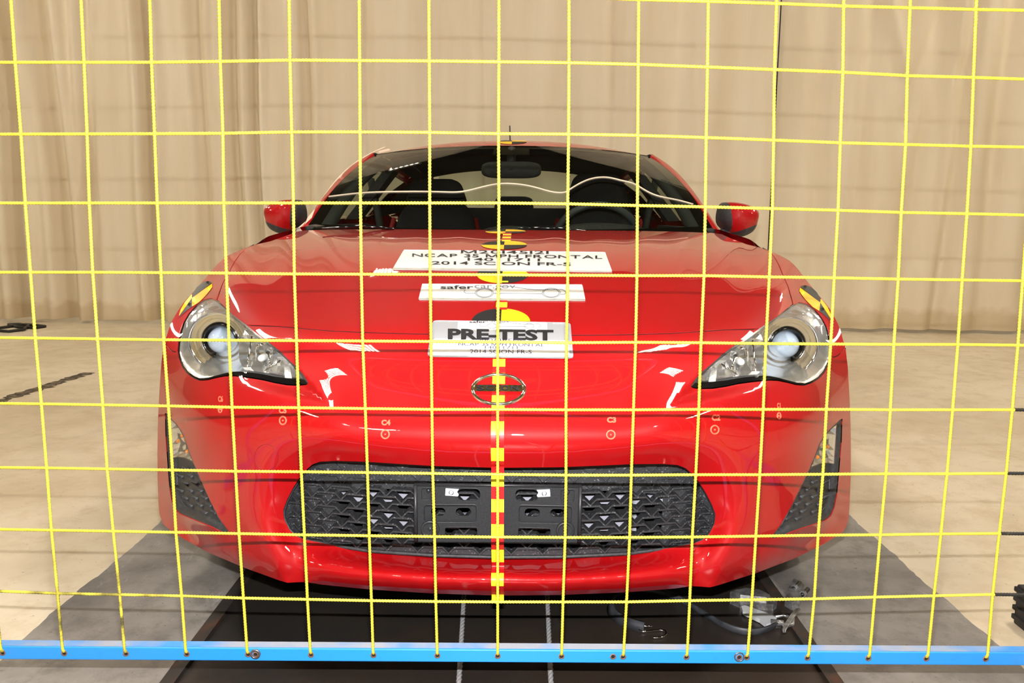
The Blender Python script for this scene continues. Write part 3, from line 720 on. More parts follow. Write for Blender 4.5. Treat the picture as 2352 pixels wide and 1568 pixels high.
# ---- bumper skin
iL = int(np.argmin(np.linalg.norm(qLAMP - hit([(407.7, 803)])[0], axis=1)))
lampq = shift(qLAMP, 0.7)
k0 = 4; seq = [lampq[(k0 + i) % len(lampq)] for i in range((iL - k0) % len(lampq) + 1)]      # right edge, tip, underside, to the outer side
fb = hit([(403, 808), (396, 806), (388, 800), (381, 790), (377.5, 785)])                     # gap under the fender
bump_out = np.vstack([qHF[::-1][:-1] + [0, 1.6], np.array(seq), fb + [0, 1.6], qSB[2:], qBOT[1:]])
pk = np.array(POCKET); ktip = int(np.argmin(np.linalg.norm(pk - q_([(753, 923)])[0], axis=1)))
crease = pk[ktip:ktip+5]
bumper = panel('bumper', m_paint, bump_out, holes=[np.vstack([qMOUTH, qMOUTH[-1:]*0 + [60, qMOUTH[-1, 1]], [60, qMOUTH[0, 1]]])] if False else [], step=8) if False else None
# the mouth touches the centre line, so the skin outline runs round it: above, then below
top_half = np.vstack([qHF[::-1][:-1] + [0, 1.6], np.array(seq), fb + [0, 1.6], qSB[2:], qBOT[1:], qMOUTH[::-1], ])
bumper = panel('bumper', m_paint, top_half, holes=[shift(qFOG, 0.0)], step=7, lines=[crease, RIDGE[1:5] - [0, 1.0]],
    lip=((.25, .0025),), lipholes=((.25, .004),))
# ---- fender crowns
topl = [lampq[i % len(lampq)] for i in range(iL, len(lampq) + 1)]
fend_out = np.vstack([np.array(topl), (qHS[3:] + [-1.4, 0.4]), qSF[1:], fb[::-1] + [0, -1.2]])
panel('fender', m_paint, fend_out, step=7, mirror='pair', lip=((.25, .0025),))

# ---- lip under the splitter: road dust over red painted darker for underside shade
m_lip = mat('dusty shaded red lip', (0.22, 0.012, 0.02), 0.55, noise=9, noise_col=(0.34, 0.20, 0.26), sharp=(0.45, 0.75), detail=8, coat=0.3, coat_rough=.2)
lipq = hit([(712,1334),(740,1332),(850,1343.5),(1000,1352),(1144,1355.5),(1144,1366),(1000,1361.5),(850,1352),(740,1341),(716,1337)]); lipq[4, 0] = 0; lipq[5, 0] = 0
panel('dusty_shaded_lip', m_lip, lipq, step=5, lip=(), off=.0012)

# ---- dark channels under the panel gaps
def channel(pts_q, w=3.2, dep=0.0035, both=True):
    q = resample(pts_q, 6, False); t = np.gradient(q, axis=0); n = np.stack([t[:, 1], -t[:, 0]], 1); n /= np.linalg.norm(n, axis=1)[:, None]
    G = np.stack([S(q - n*w) + [0, dep, -dep*.4], S(q + n*w) + [0, dep, -dep*.4]]);
    for s_ in ((1, -1) if both else (1,)): MB().grid(G*[s_, 1, 1]).build('gap_channel', m_gap, car, True)
channel(qHF); channel(qHS[3:]); channel(fb); channel(np.vstack([lampq, lampq[:1]]), 1.8, 0.009)


# ------------------------------------------------------------------ car: lamps, vents, grille, badge
m_chrome = mat('bright chrome', (0.90, 0.91, 0.92), 0.10, metal=1.0)
m_chrome_b = mat('hammered chrome reflector', (0.93, 0.93, 0.92), 0.24, metal=0.86, bump=0.12, bump_scale=70)
m_lensglass = glassy('clear lamp cover', (0.97, 0.98, 0.97), 1.35)
m_proj = mat('projector lens', (0.50, 0.60, 0.74), 0.04, coat=1.0, spec=0.9)
m_amber = mat('amber bulb', srgb(236, 130, 30), 0.15, coat=0.6)
def SD(q, dep): return S(q) + np.asarray(dep, float).reshape(-1, 1) * np.array([[0, 1.0, 0]])
def mirror_obj(o, parent):
    """mirror image of a part on the other flank"""
    me = o.data; V = np.empty(len(me.vertices)*3); me.vertices.foreach_get('co', V); V = V.reshape(-1, 3)*[-1, 1, 1]
    Fc = [tuple(p.vertices)[::-1] for p in me.polygons]
    n = newmesh(me.name, V, Fc, smooth=me.polygons[0].use_smooth if len(me.polygons) else False, mats=list(me.materials), fmat=[p.material_index for p in me.polygons])
    d = link(o.name.split('.')[0], n, parent)
    for k in ('label', 'kind'):
        if k in o: d[k] = o[k]
    for c in [c for c in COL.objects if c.parent == o]: mirror_obj(c, d)
    return d
def chart_mesh(q, T, X): # orient towards the viewer
    a, b, c = X[T[:, 0]], X[T[:, 1]], X[T[:, 2]]; fl_ = (np.cross(b-a, c-a)*(VC - a)).sum(1) < 0
    return np.where(fl_[:, None], T[:, ::-1], T)
def patch(name, m, outline_q, depth, step=6, parent=car, smooth=True, rnd=0.0, **kw):
    """piece of the chart set back by depth(q, distance to its edge)"""
    P, T, _ = cdt(outline_q, step=step, bstep=min(5, step))
    d = poly_dist(P, resample(outline_q, 4)); dep = depth(P, d) if callable(depth) else np.full(len(P), depth)
    if rnd: dep = dep + rng.uniform(-rnd, rnd, len(P)) * (d > 2)
    X = SD(P, dep); return obj(name, X, chart_mesh(P, T, X), m, parent, smooth, **kw)

lampA = empty('headlight', (0, 0, 0), parent=car); lampA['label'] = 'clear headlight with chrome projector bowl'
lin = shift(qLAMP, -0.6)
panel('lens_cover', m_lensglass, lin, step=7, mirror='none', lip=(), parent=lampA)
pc = hit([(492, 788)])[0]
def bowl_depth(P, d):
    r = np.linalg.norm((P - pc) * [1.0, 0.95], axis=1)
    return 0.010 + 0.030*sm(0, 22, d) + 0.035*sm(95, 45, r) + 0.0018*np.sin(r*2*math.pi/11.0)*sm(4, 16, d)
patch('reflector_bowl', m_chrome_b, lin, bowl_depth, 3.2, lampA)
# stepped bright rings and projector
c3 = SD(pc[None], [0.035])[0]
ax = np.array([0, 1.0, 0])
MB().lathe([(.070,-.016),(.066,-.006),(.063,-.012),(.058,.002),(.055,-.006),(.050,.010),(.047,.002),(.043,.014)], c3, n=40).build('bezel_ring', m_chrome, lampA, True)
MB().lathe([(.0445,.006),(.041,-.004),(.036,.002),(.031,.016),(.031,.03)], c3, n=40).build('black_collar', m_gloss, lampA, True)
MB().lathe([(.0325,.012),(.031,.004),(.027,-.006),(.020,-.013),(.011,-.017),(.0002,-.018)], c3, n=36).build('projector_lens', m_proj, lampA, True)
# inner corner: faceted turn lamp chamber
inner = hit([(560,756),(590,778),(617,797),(645,820),(668,843),(686,862),(692,872),(660,868),(620,861),(585,856),(556,852),(545,830),(543,790)])
patch('facet_reflector', mat('facetted chrome', (0.92, 0.92, 0.92), 0.16, metal=0.88), inner, lambda P, d: 0.014 + 0.022*sm(0, 18, d), 15, lampA, smooth=False, rnd=0.010)
b3 = SD(hit([(598, 824)]), [0.018])[0]
MB().lathe([(.0001,-.022),(.005,-.020),(.008,-.012),(.008,.01)], b3, n=16).build('bulb', mat('clear bulb', (.8,.8,.78), 0.05, coat=1.0), lampA, True)
bulb2 = SD(hit([(585, 800)]), [0.02])[0]
MB().tube([bulb2 + (0, 0, -.012), bulb2 + (.004, -.01, .004), bulb2 + (.016, -.012, .008)], .0035, 8).build('filament_post', m_chrome, lampA, True)
# spokes of the chamber
for a, b in (((574,775),(560,850)), ((640,830),(600,857)), ((612,815),(615,848))):
    qa = hit([a, b]); P3 = SD(qa, [0.014, 0.020]); MB().tube([P3[0], P3[1]], .0022, 6).build('chamber_rib', m_chrome, lampA, True)
# ribbed vertical reflector strip and black lower frame
rib_q = hit([(650,838),(664,846),(668,872),(652,876)])
patch('ribbed_strip', mat('ribbed clear plastic', (.75,.76,.76), 0.2, metal=.7, bump=0.9, bump_scale=260), rib_q, 0.008, 5, lampA)
up_rib = hit([(448,722),(464,712),(486,716),(480,735),(462,742),(450,760),(440,770)])
patch('ribbed_strip', MATS['ribbed clear plastic'], up_rib, lambda P, d: 0.016 + .004*sm(0, 6, d), 5, lampA)
low = [(458,868.5),(476,867.5),(494,863),(515,857.5),(533,854),(549,853.5),(576,856),(603,860),(630,865.5),(658,869),(683,870),(700,873),(706,879.5),(703,882.5),(683.6,884),(658.6,883),(630,878),(603,871.5),(576,867),(549.6,863.5),(533.6,862),(515.7,862.6),(494,867),(476.4,871.5),(460,872.4)]
patch('lower_frame', m_gloss, hit(low), 0.004, 4, lampA)
edge = [(489,688),(500,696),(522,715),(544,733),(566,752),(594,775),(640,810),(681,850),(704,879),(707,881),(696,860),(680,842),(658.6,822.5),(639,803),(617.5,786),(594,769),(565.7,746.5),(540.7,728),(519,710),(497,691)]
patch('edge_frame', mat('smoked trim', srgb(120,116,118), 0.25, metal=0.7), hit(edge), 0.003, 4, lampA)
mirror_all = [c for c in COL.objects if c.parent == lampA]
lampB = empty('headlight', (0, 0, 0), parent=car); lampB['label'] = 'clear headlight with chrome projector bowl'
for c in mirror_all: mirror_obj(c, lampB)

# ---- side vents with turn lamps
ventA = empty('side_vent', (0, 0, 0), parent=car); ventA['label'] = 'black side vent with turn lamp'
fo = shift(qFOG, 1.2)
patch('vent_insert', m_black, fo, lambda P, d: 0.0035 + 0.0225*sm(4, 15, d), 4, ventA)
tl = [(388,962),(393,964),(405,978),(417,995),(426,1014),(436,1043),(447,1070),(436,1060),(420,1053),(404,1051),(393,1054)]
qtl = hit(tl)
patch('turn_reflector', mat('dull reflector', (0.82, 0.82, 0.82), 0.14, metal=0.9), qtl, lambda P, d: 0.010 + 0.016*sm(0, 10, d), 9, ventA, smooth=False, rnd=0.006)
for px, py in ((413,1004),(404,1016),(424,1040)):
    c = SD(hit([(px, py)]), [0.013])[0]; MB().lathe([(.0001,-.005),(.004,-.003),(.0045,.002)], c, n=10).build('amber_bulb', m_amber, ventA, True)
patch('turn_lens', m_lensglass, qtl, 0.004, 6, ventA)
chev = MB()
for ang in (0.35, math.pi - 0.35, -0.9):
    d = np.array([math.cos(ang), 0, math.sin(ang)]); n_ = np.array([-d[2], 0, d[0]]); l = 0.0125
    chev.add([n_*.003, -n_*.003, d*l + n_*.0016, d*l - n_*.0016, (0, -.009, 0), d*l + np.array([0, -.004, 0])], [(0,2,5,4),(1,4,5,3),(2,3,5)])
chev_me = newmesh('vent_rib', np.vstack(chev.V), chev.F, m_black)
fin = [np.array(p) for p in ((393,1078),(452,1080),(475,1125),(505,1190),(505,1203),(460,1190),(418,1172),(403,1150),(396,1110))]
ribs = []
for r_, py in enumerate(range(1084, 1206, 17)):
    for px in range(398, 520, 22):
        ribs.append((px + (11 if r_ % 2 else 0), py))
ribs = np.array(ribs, float); ok = in_poly(ribs, fin); ribs = ribs[ok]
for p in SD(hit(ribs), np.full(len(ribs), 0.024)):
    o = link('vent_rib', chev_me, ventA); o.location = p
vp = hit([(398,1092),(398,1130),(405,1155),(420,1173),(460,1192),(500,1206),(507,1200)])
MB().tube(SD(vp, np.full(len(vp), 0.022)), .003, 6).build('vent_rim', m_black, ventA, True)
ventB = empty('side_vent', (0, 0, 0), parent=car); ventB['label'] = 'black side vent with turn lamp'
for c in [c for c in COL.objects if c.parent == ventA]:
    if c.data == chev_me:
        o = link('vent_rib', chev_me, ventB); o.location = (-c.location.x, c.location.y, c.location.z); o.scale = (-1, 1, 1)
    else: mirror_obj(c, ventB)

# ---- grille
grille = empty('grille', (0, 0, 0), parent=car); grille['label'] = 'black lower grille of zigzag bars'
m_grill = mat('dusty black plastic', srgb(46, 47, 50), 0.5, noise=260, noise_col=srgb(140, 140, 142), sharp=(0.60, 0.74), detail=4)
ygr = lambda x: 0.088 + 0.30*np.asarray(x)**2
def chart_at(x, z, dy=0.0): return q_of(np.stack([x, ygr(x) + dy, z], -1))[..., :2]
full_mouth = np.vstack([qMOUTH, qMOUTH[::-1][1:-1]*[-1, 1]])
def to_gr(q, dy):      # chart point -> grille curtain
    x = np.zeros(len(q)); y = np.full(len(q), .1)
    d = (FW + (q[:, :1]/F)*RT0 - ((q[:, 1:2] - CY)/F)*UP0)
    for _ in range(12):
        P = VC + d * ((y - VC[1]) / d[:, 1])[:, None]; y = ygr(P[:, 0]) + dy
    return P
def gr_patch(name, m, outline, holes, dy, mirror=True, step=12, label=None, th=0.0):
    P, T, loops = cdt(outline, holes, step=step, bstep=6)
    X = to_gr(P, dy); T = chart_mesh(P, T, X)
    return obj(name, X, T, m, grille, True, label=label)
mo = shift(full_mouth, 3.0)
win = hit([(770,1128),(900,1122),(1144,1122),(1144,1262),(1000,1258),(850,1246),(775,1225)]); win[2, 0] = 0; win[3, 0] = 0
win_full = np.vstack([win, win[::-1]*[-1, 1]])[:-0 or None]
win_full = np.vstack([win[:4], (win[:3]*[-1, 1])[::-1][1:] if False else np.zeros((0, 2)), win[4:]])
wl = win[[0, 1, 4, 5, 6]] if False else win
wf = np.vstack([wl[:2], wl[:2][::-1]*[-1, 1], wl[4:][::-1]*[-1, 1], wl[4:]])
gr_patch('grille_backing', m_grill, mo, [wf], 0.016, label='solid black border plate of the grille')
gr_patch('radiator_screen', m_gap, shift(wf, 12), [], 0.10)
m_rad = mat('pale bumper beam', srgb(150, 150, 162), 0.4)
bt = MB().box((-0.30, 0.165, 0.285), (0.30, 0.175, 0.320)).box((-0.36, 0.168, 0.345), (0.36, 0.175, 0.365)); bt.build('bumper_beam', m_rad, grille)
zrow = lambda py: float(c_at_y(1144, py, 0.09)[2])
period = 0.066
def zig_row(z, half, amp, front, back, h):
    xs = []; k = 0; x0 = -0.60 + (period/2 if half else 0)
    x = x0
    while x < 0.60:
        for f_, dz in ((0.0, -amp), (0.20, 0.0), (0.80, 0.0)): xs.append((x + f_*period, dz))
        x += period
    xs = np.array(xs); fine = []
    for i in range(len(xs)-1):
        for t in (0, .5): fine.append(xs[i]*(1-t) + xs[i+1]*t)
    fine = np.array(fine); X = fine[:, 0]; Zv = z + fine[:, 1]
    ok = in_poly(chart_at(X, Zv), shift(full_mouth, -4.5))
    if ok.sum() < 4: return
    i0, i1 = np.where(ok)[0][[0, -1]]; X = X[i0:i1+1]; Zv = Zv[i0:i1+1]; n = len(X); Y = ygr(X)
    V = np.vstack([np.stack([X, Y + front, Zv + h/2], 1), np.stack([X, Y + front, Zv - h/2], 1), np.stack([X, Y + back, Zv - h/2], 1), np.stack([X, Y + back, Zv + h/2], 1)])
    Fc = []
    for i in range(n-1):
        for r_ in range(4): a, b = r_*n, ((r_+1) % 4)*n; Fc.append((a+i, b+i, b+i+1, a+i+1))
    Fc += [(0, 3*n, 2*n, n), (n-1, 2*n-1, 3*n-1, 4*n-1)]
    obj('grille_bar', V, Fc, m_grill, grille)
pys = [1084, 1100, 1116, 1131, 1147, 1163, 1179, 1195, 1211, 1227, 1243, 1257]
for j, py in enumerate(pys):
    band = py < 1125
    zig_row(zrow(py), j % 2, 0.0135, 0.010 if band else -0.004, 0.016 if band else 0.022, 0.0042 if not band else 0.0026)
MB().tube(to_gr(resample(full_mouth, 14), -0.002), 0.004, 6, closed=True).build('grille_surround', m_black, grille, True)

# ---- number-plate bracket
def pxz(pts, y): P = c_at_y(np.array([p[0] for p in pts], float), np.array([p[1] for p in pts], float), y); return P[:, [0, 2]]
def rrect(x0, y0, x1, y1, r, n=4):
    out = []
    for cx_, cy_, a0 in ((x1-r, y0+r, -90), (x1-r, y1-r, 0), (x0+r, y1-r, 90), (x0+r, y0+r, 180)):
        for k in range(n+1): a = R(a0 + 90*k/n); out.append((cx_ + r*math.cos(a), cy_ + r*math.sin(a)))
    return out
def plate(name, m, outline, holes, y, th, parent, mirror=True, side=1, **kw):
    """flat pressed plate from sight outlines on the upright plane at depth y, left half mirrored"""
    o2 = pxz(outline, y); h2 = [pxz(h, y) for h in holes]
    P, T, loops = cdt(o2*1000, [h*1000 for h in h2], step=12, bstep=3); P = P/1000; n = len(P)
    V = np.vstack([np.c_[P[:, 0], np.full(n, y), P[:, 1]], np.c_[P[:, 0], np.full(n, y + th), P[:, 1]]])
    a, b, c = V[T[:, 0]], V[T[:, 1]], V[T[:, 2]]; f1 = np.where((np.cross(b-a, c-a)[:, 1] > 0)[:, None], T[:, ::-1], T)
    Fc = [tuple(t) for t in f1] + [tuple(t + n)[::-1] for t in f1]
    for L in loops:
        for i in range(len(L)): j = (i+1) % len(L); Fc.append((L[i], L[j], L[j]+n, L[i]+n))
    if mirror:
        k = len(V); V = np.vstack([V, V*[-1, 1, 1]]); Fc = Fc + [tuple(i + k for i in f)[::-1] for f in Fc]
    if side < 0: V = V*[-1, 1, 1]; Fc = [f[::-1] for f in Fc]
    return obj(name, V, Fc, m, parent, **kw)
m_brk = mat('smooth black plastic', srgb(30, 31, 34), 0.4, noise=300, noise_col=srgb(44, 45, 48))
brk = empty('plate_bracket', (0, 0, 0), parent=car); brk['label'] = 'black empty number-plate bracket with slots'
BY = 0.030
tray = rrect(972, 1158, 1096, 1200, 8); slotA = rrect(1050, 1121, 1104, 1150, 12); slotC = rrect(1021, 1210, 1097, 1232, 5); scr = rrect(967, 1120, 1000, 1148, 5)
cxl = 1143.5
plate('bracket_plate', m_brk, [(cxl, 1112), (960, 1110), (952, 1114), (950, 1122), (952, 1240), (956, 1246), (cxl, 1247)], [tray, slotA, slotC, scr], BY, 0.006, brk)
for sd in (1, -1): plate('bracket_tray', m_brk, rrect(971, 1157, 1097, 1201, 8), [rrect(990, 1166, 1023, 1184, 9), rrect(1047, 1166, 1082, 1184, 9)], BY + 0.010, 0.003, brk, mirror=False, side=sd)
for sd in (1, -1): plate('bracket_tray', m_brk, rrect(966, 1119, 1001, 1149, 5), [], BY + 0.008, 0.003, brk, mirror=False, side=sd)
def rim(pts, y, r_, parent, m=m_brk, name='tray_rim'):
    P2 = pxz(pts, y); P3 = np.c_[P2[:, 0], np.full(len(P2), y), P2[:, 1]]
    for s in (1, -1): MB().tube(P3*[s, 1, 1], r_, 6, closed=True).build(name, m, parent, True)
rim(tray, BY + 0.003, 0.0028, brk); rim(scr, BY + 0.002, 0.0018, brk); rim(slotA, BY + .002, .0016, brk); rim(slotC, BY + .002, .0016, brk)
e = pxz([(952, 1112), (cxl, 1113)], BY); MB().tube([(e[0, 0], BY - .001, e[0, 1]), (-e[0, 0], BY - .001, e[0, 1])], .0035, 8).build('top_flange', m_brk, brk, True)
for s in (1, -1):
    e = pxz([(954, 1114), (956, 1244)], BY); MB().tube([(s*e[0, 0], BY - .001, e[0, 1]), (s*e[1, 0], BY - .001, e[1, 1])], .004, 8).build('side_flange', m_brk, brk, True)
    c = pxz([(983, 1129), (988, 1214), (1018, 1138)], BY)
    MB().lathe([(.0001,.004),(.0035,.003),(.0045,.006)], (s*c[0, 0], BY, c[0, 1]), n=12).build('screw', mat('dark screw', srgb(70,70,74), .3, metal=.8), brk, True)
    MB().lathe([(.019,.0),(.0185,-.005),(.014,-.006),(.0135,.002),(.005,.003),(.004,-.003),(.0001,-.003)], (s*c[1, 0], BY, c[1, 1]), n=24).build('round_boss', m_brk, brk, True)
    cl = pxz([(1024, 1120), (1054, 1122), (1050, 1128), (1054, 1134), (1052, 1138), (1023, 1136)], BY)
    V = np.vstack([np.c_[s*cl[:, 0], np.full(6, BY - .004), cl[:, 1]], np.c_[s*cl[:, 0], np.full(6, BY - .0015), cl[:, 1]]])
    ccl = obj('clip', V, [tuple(range(6)), tuple(range(6, 12))[::-1]] + [(i, (i+1) % 6, (i+1) % 6 + 6, i+6) for i in range(6)], mat('zinc clip', srgb(226, 232, 244), .35, metal=.2), brk, label='bright zinc speed clip')
    k = pxz([(1037, 1129)], BY)[0]; MB().lathe([(.0052,-.006),(.0045,-.0065),(.003,-.003)], (s*k[0], BY, k[1]), n=16).build('clip_thread', mat('grey thread', srgb(120,124,134), .35, metal=.6), ccl, True)

# ---- text helper
def text_mesh(txt, off=0.0, space=1.0):
    """outline of a line of lettering, scaled to the unit box"""
    def raw(t, of):
        cu = bpy.data.curves.new('t', 'FONT'); cu.body = t; cu.offset = of; cu.space_character = space; cu.resolution_u = 3
        o = bpy.data.objects.new('t', cu); COL.objects.link(o); dg = bpy.context.evaluated_depsgraph_get(); dg.update()
        me = o.evaluated_get(dg).to_mesh(); bm = bmesh.new(); bm.from_mesh(me); bmesh.ops.triangulate(bm, faces=bm.faces[:]); bm.verts.index_update()
        V = np.array([tuple(v.co) for v in bm.verts]).reshape(-1, 3); Fc = [[v.index for v in f.verts] for f in bm.faces]; bm.free()
        o.evaluated_get(dg).to_mesh_clear(); bpy.data.objects.remove(o); bpy.data.curves.remove(cu); return V[:, :2], Fc
    if 'M' not in txt:
        V, Fc = raw(txt, off)
    else:   # the M is drawn as four strokes
        parts_ = []; x = 0.0; V = []; Fc = []; n0 = 0
        wd = lambda t: (lambda a: a[:, 0].max() - a[:, 0].min())(raw(t, 0)[0])
        for ch in txt:
            if ch == ' ': x += 0.32; continue
            if ch == 'M':
                t = 0.085 + 2*off; w = 0.74; h = 0.70; k = t*1.25
                st_ = [[(0, 0), (t, 0), (t, h), (0, h)], [(w - t, 0), (w, 0), (w, h), (w - t, h)], [(0, h), (k, h), (w/2 + k/2, 0.08), (w/2 - k/2, 0.08)], [(w - k, h), (w, h), (w/2 + k/2, 0.08), (w/2 - k/2, 0.08)]]
                for q4 in st_: V += [(x + a, b_) for a, b_ in q4]; Fc.append([n0, n0+1, n0+2]); Fc.append([n0, n0+2, n0+3]); n0 += 4
                x += w + 0.10
            else:
                v, f = raw(ch, off); w = v[:, 0].max() - v[:, 0].min(); V += [(x + a - v[:, 0].min(), b_) for a, b_ in v]; Fc += [[i + n0 for i in g] for g in f]; n0 += len(v); x += w + 0.10
        V = np.array(V)
    mn, mx = V.min(0), V.max(0); return (V - mn) / (mx - mn), Fc, (mx - mn)
# ---- badge
badge = empty('badge', (0, 0, 0), parent=car); badge['label'] = 'chrome oval badge with a lettered band'
bq = hit([(1143.5, 894.5)])[0]; bq[0] = 0
ell = lambda a, b, n=64: np.array([(bq[0] + a*math.cos(t), bq[1] + b*math.sin(t)) for t in np.linspace(0, 2*math.pi, n, endpoint=False)])
def ring(a0, b0, a1, b1, h0, h1, name, m):
    A, B, C, D = ell(a0, b0), ell((a0+a1)/2, (b0+b1)/2), ell(a1, b1), None
    N = S_n(ell(50, 30)); G = [S(ell(a0, b0)) + S_n(ell(a0, b0))*.0005, S(ell(a0-2, b0-1.5)) + N*h0, S(B) + N*h1, S(ell(a1+2, b1+1.5)) + N*h0, S(C) + N*.0005]
    G = np.stack(G); G = np.concatenate([G, G[:, :1]], 1); return MB().grid(G).build(name, m, badge, True)
ring(65, 38, 54, 30, .004, .006, 'badge_ring', m_chrome)
band = np.array([(-53, -9), (53, -9), (55, 0), (53, 6), (-53, 6), (-55, 0)]) + bq
Pb, Tb, Lb = cdt(band, step=8, bstep=4); Nb = S_n(Pb); Xb = S(Pb) + Nb*.004
obj('badge_band', Xb, chart_mesh(Pb, Tb, Xb), m_chrome, badge, True)
for k_, ch in enumerate('SCION'):
    V2, Ft, _ = text_mesh(ch, 0.01); w_ = 3.0 if ch == 'I' else 17
    x0 = (-50, -29, -9.5, 6.5, 28.5)[k_] + (8 if ch == 'I' else 0)
    if ch == 'I': x0 = -2.5; w_ = 5
    q2 = np.c_[bq[0] + x0 + V2[:, 0]*w_, bq[1] + 4 - V2[:, 1]*11]
    X = S(q2) + S_n(q2)*.0052; obj('badge_letter', X, chart_mesh(q2, np.array(Ft), X), mat('dark badge letter', srgb(60, 62, 72), .25, metal=.5), badge)

# ------------------------------------------------------------------ car: glasshouse
m_wglass = glassy('windscreen glass', (0.74, 0.80, 0.74), 1.5)
m_sglass = glassy('side glass', (0.80, 0.86, 0.80), 1.5)
m_trim = mat('black interior trim', srgb(30, 30, 30), 0.75, noise=60, noise_col=srgb(40, 40, 38))
m_frit = mat('black glass band', srgb(8, 9, 9), 0.15, spec=0.5)
m_seat = mat('black seat cloth', srgb(24, 24, 26), 0.9, noise=200, noise_col=srgb(34, 34, 36))
m_redseat = mat('red seat stitching', srgb(150, 24, 22), 0.7)
m_tyre = mat('tyre rubber', srgb(22, 22, 22), 0.8, noise=80, noise_col=srgb(32, 32, 32))
m_rimm = mat('alloy wheel', srgb(150, 150, 154), 0.3, metal=0.9)
t5 = np.linspace(0, 1, 5)
EDGE = np.array([c_at_y(px, py, y)*[-1, 1, 1] for px, py, y in ((699,531,1.50),(737,473,1.66),(776,423,1.81),(821,382,1.97),(862,355.5,2.12))])
PIL = np.array([c_at_y(px, py, y)*[-1, 1, 1] for px, py, y in ((686,530,1.54),(716,491,1.66),(749,445,1.82),(800,388,2.02),(858,351,2.16))])
pcv = np.array([c_at_y(1168, 540, 1.24), c_at_y(1169, 480, 1.44), c_at_y(1170, 428, 1.62), c_at_y(1170.5, 379, 1.795), c_at_y(1171, 334.5, 1.97)]); pcv[:, 0] = 0
pcv[0] = (0, 1.20, 0.885)
pcv[1:4, 2] = np.interp([.25, .5, .75], [0, 1], [pcv[0, 2], pcv[4, 2]]) + np.array([.018, .024, .016]); pcv[1:4, 1] = np.interp([.25, .5, .75], [0, 1], [1.20, 1.97])
VV = np.linspace(0, 1, 25); UU = np.linspace(-1, 1, 41)
def spl(P, v): return np.stack([csp(v, t5, P[:, k]) for k in range(3)], -1)
def screen(u, v, grow=0.0):
    e = spl(EDGE, v); c = spl(pcv, v); a = np.abs(u)[..., None]
    P = c + (e - c) * a**2.2; P[..., 0] = e[..., 0] * u
    return P
Ug, Vg = np.meshgrid(UU, VV)
WS = screen(Ug, Vg)
ws = MB().grid(WS, flip=False).build('windscreen', m_wglass, car, True, label='tilted windscreen glass')
frit = MB(); off_ = np.array([0, 0.003, -0.002])
fr_ = lambda u0, u1, v0, v1, nu=20, nv=20: screen(*np.meshgrid(np.linspace(u0, u1, nu), np.linspace(v0, v1, nv))) + off_
frit.grid(fr_(-1, -0.93, 0, 1)); frit.grid(fr_(0.93, 1, 0, 1)); frit.grid(fr_(-1, 1, 0.955, 1, 40, 4)); frit.grid(fr_(-1, 1, 0, 0.08, 40, 4)); frit.grid(fr_(-0.12, 0.12, 0.86, 0.96, 8, 6))
frit.build('glass_band', m_frit, ws, True)
# A-pillars, outer red strip
for s in (1, -1):
    e = spl(EDGE, VV)*[s, 1, 1]; p = spl(PIL, VV)*[s, 1, 1]; b = p + np.array([-s*0.02, 0.06, -0.01])
    mid = (e + p)/2 + np.array([s*.004, -.006, .006])
    MB().grid(np.stack([e + [0, .002, -.001], mid, p, b]), flip=(s < 0)).build('a_pillar', m_paint, car, True)
    inn = np.stack([e*[.985, 1, 1] + [0, .012, -.008], e*[.93, 1, 1] + [0, .04, -.012], e*[.91, 1, 1] + [0, .09, -.03], p*[.97, 1, 1] + [0, .07, -.02]])
    MB().grid(inn).build('pillar_trim', mat('grey pillar trim', srgb(58, 60, 56), .8), car, True)
# roof
yr = np.array([1.97, 2.08, 2.2, 2.35, 2.55, 2.8, 3.05]); zr = np.array([pcv[4, 2], 1.284, 1.297, 1.304, 1.301, 1.282, 1.246])
xe_ = csp(yr, [1.97, 2.2, 2.5, 2.8, 3.05], [EDGE[4, 0] - .002, .600, .602, .585, .560]); ze_ = csp(yr, [1.97, 2.2, 2.5, 2.8, 3.05], [EDGE[4, 2] + .002, EDGE[4, 2] + .004, 1.232, 1.212, 1.182])
ye_ = yr + np.array([.15, .11, .08, .05, .03, .02, .02])
G = []
for k in range(len(yr)):
    u = UU; a = np.abs(u)
    G.append(np.stack([xe_[k]*u, yr[k] + (ye_[k] - yr[k])*a**2.2, zr[k] + (ze_[k] - zr[k])*a**2.4], -1))
G = np.array(G)
yy = np.linspace(0, len(yr)-1, 25); Gs = np.stack([[csp(yy, np.arange(len(yr)), G[:, j, c]) for j in range(G.shape[1])] for c in range(3)], -1).transpose(1, 0, 2)
roof = MB().grid(Gs, flip=False).build('roof', m_paint, car, True)
MB().grid(Gs*[.97, 1, 1] + [0, .03, -.03], flip=True).build('headliner', m_trim, car, True)
# drip channels and side rails
for s in (1, -1):
    r0 = Gs[:, -1 if s > 0 else 0]; rail = np.stack([r0 + [0, 0, -.001], r0 + [s*.02, 0, -.012], r0 + [s*.035, 0, -.04], r0 + [s*.0, 0, -.07]])
    MB().grid(rail, flip=(s > 0)).build('roof_rail', m_paint, car, True)
    MB().tube(r0[:10] + [s*.004, -.002, .001], .006, 6).build('drip_channel', m_gap, car, True)
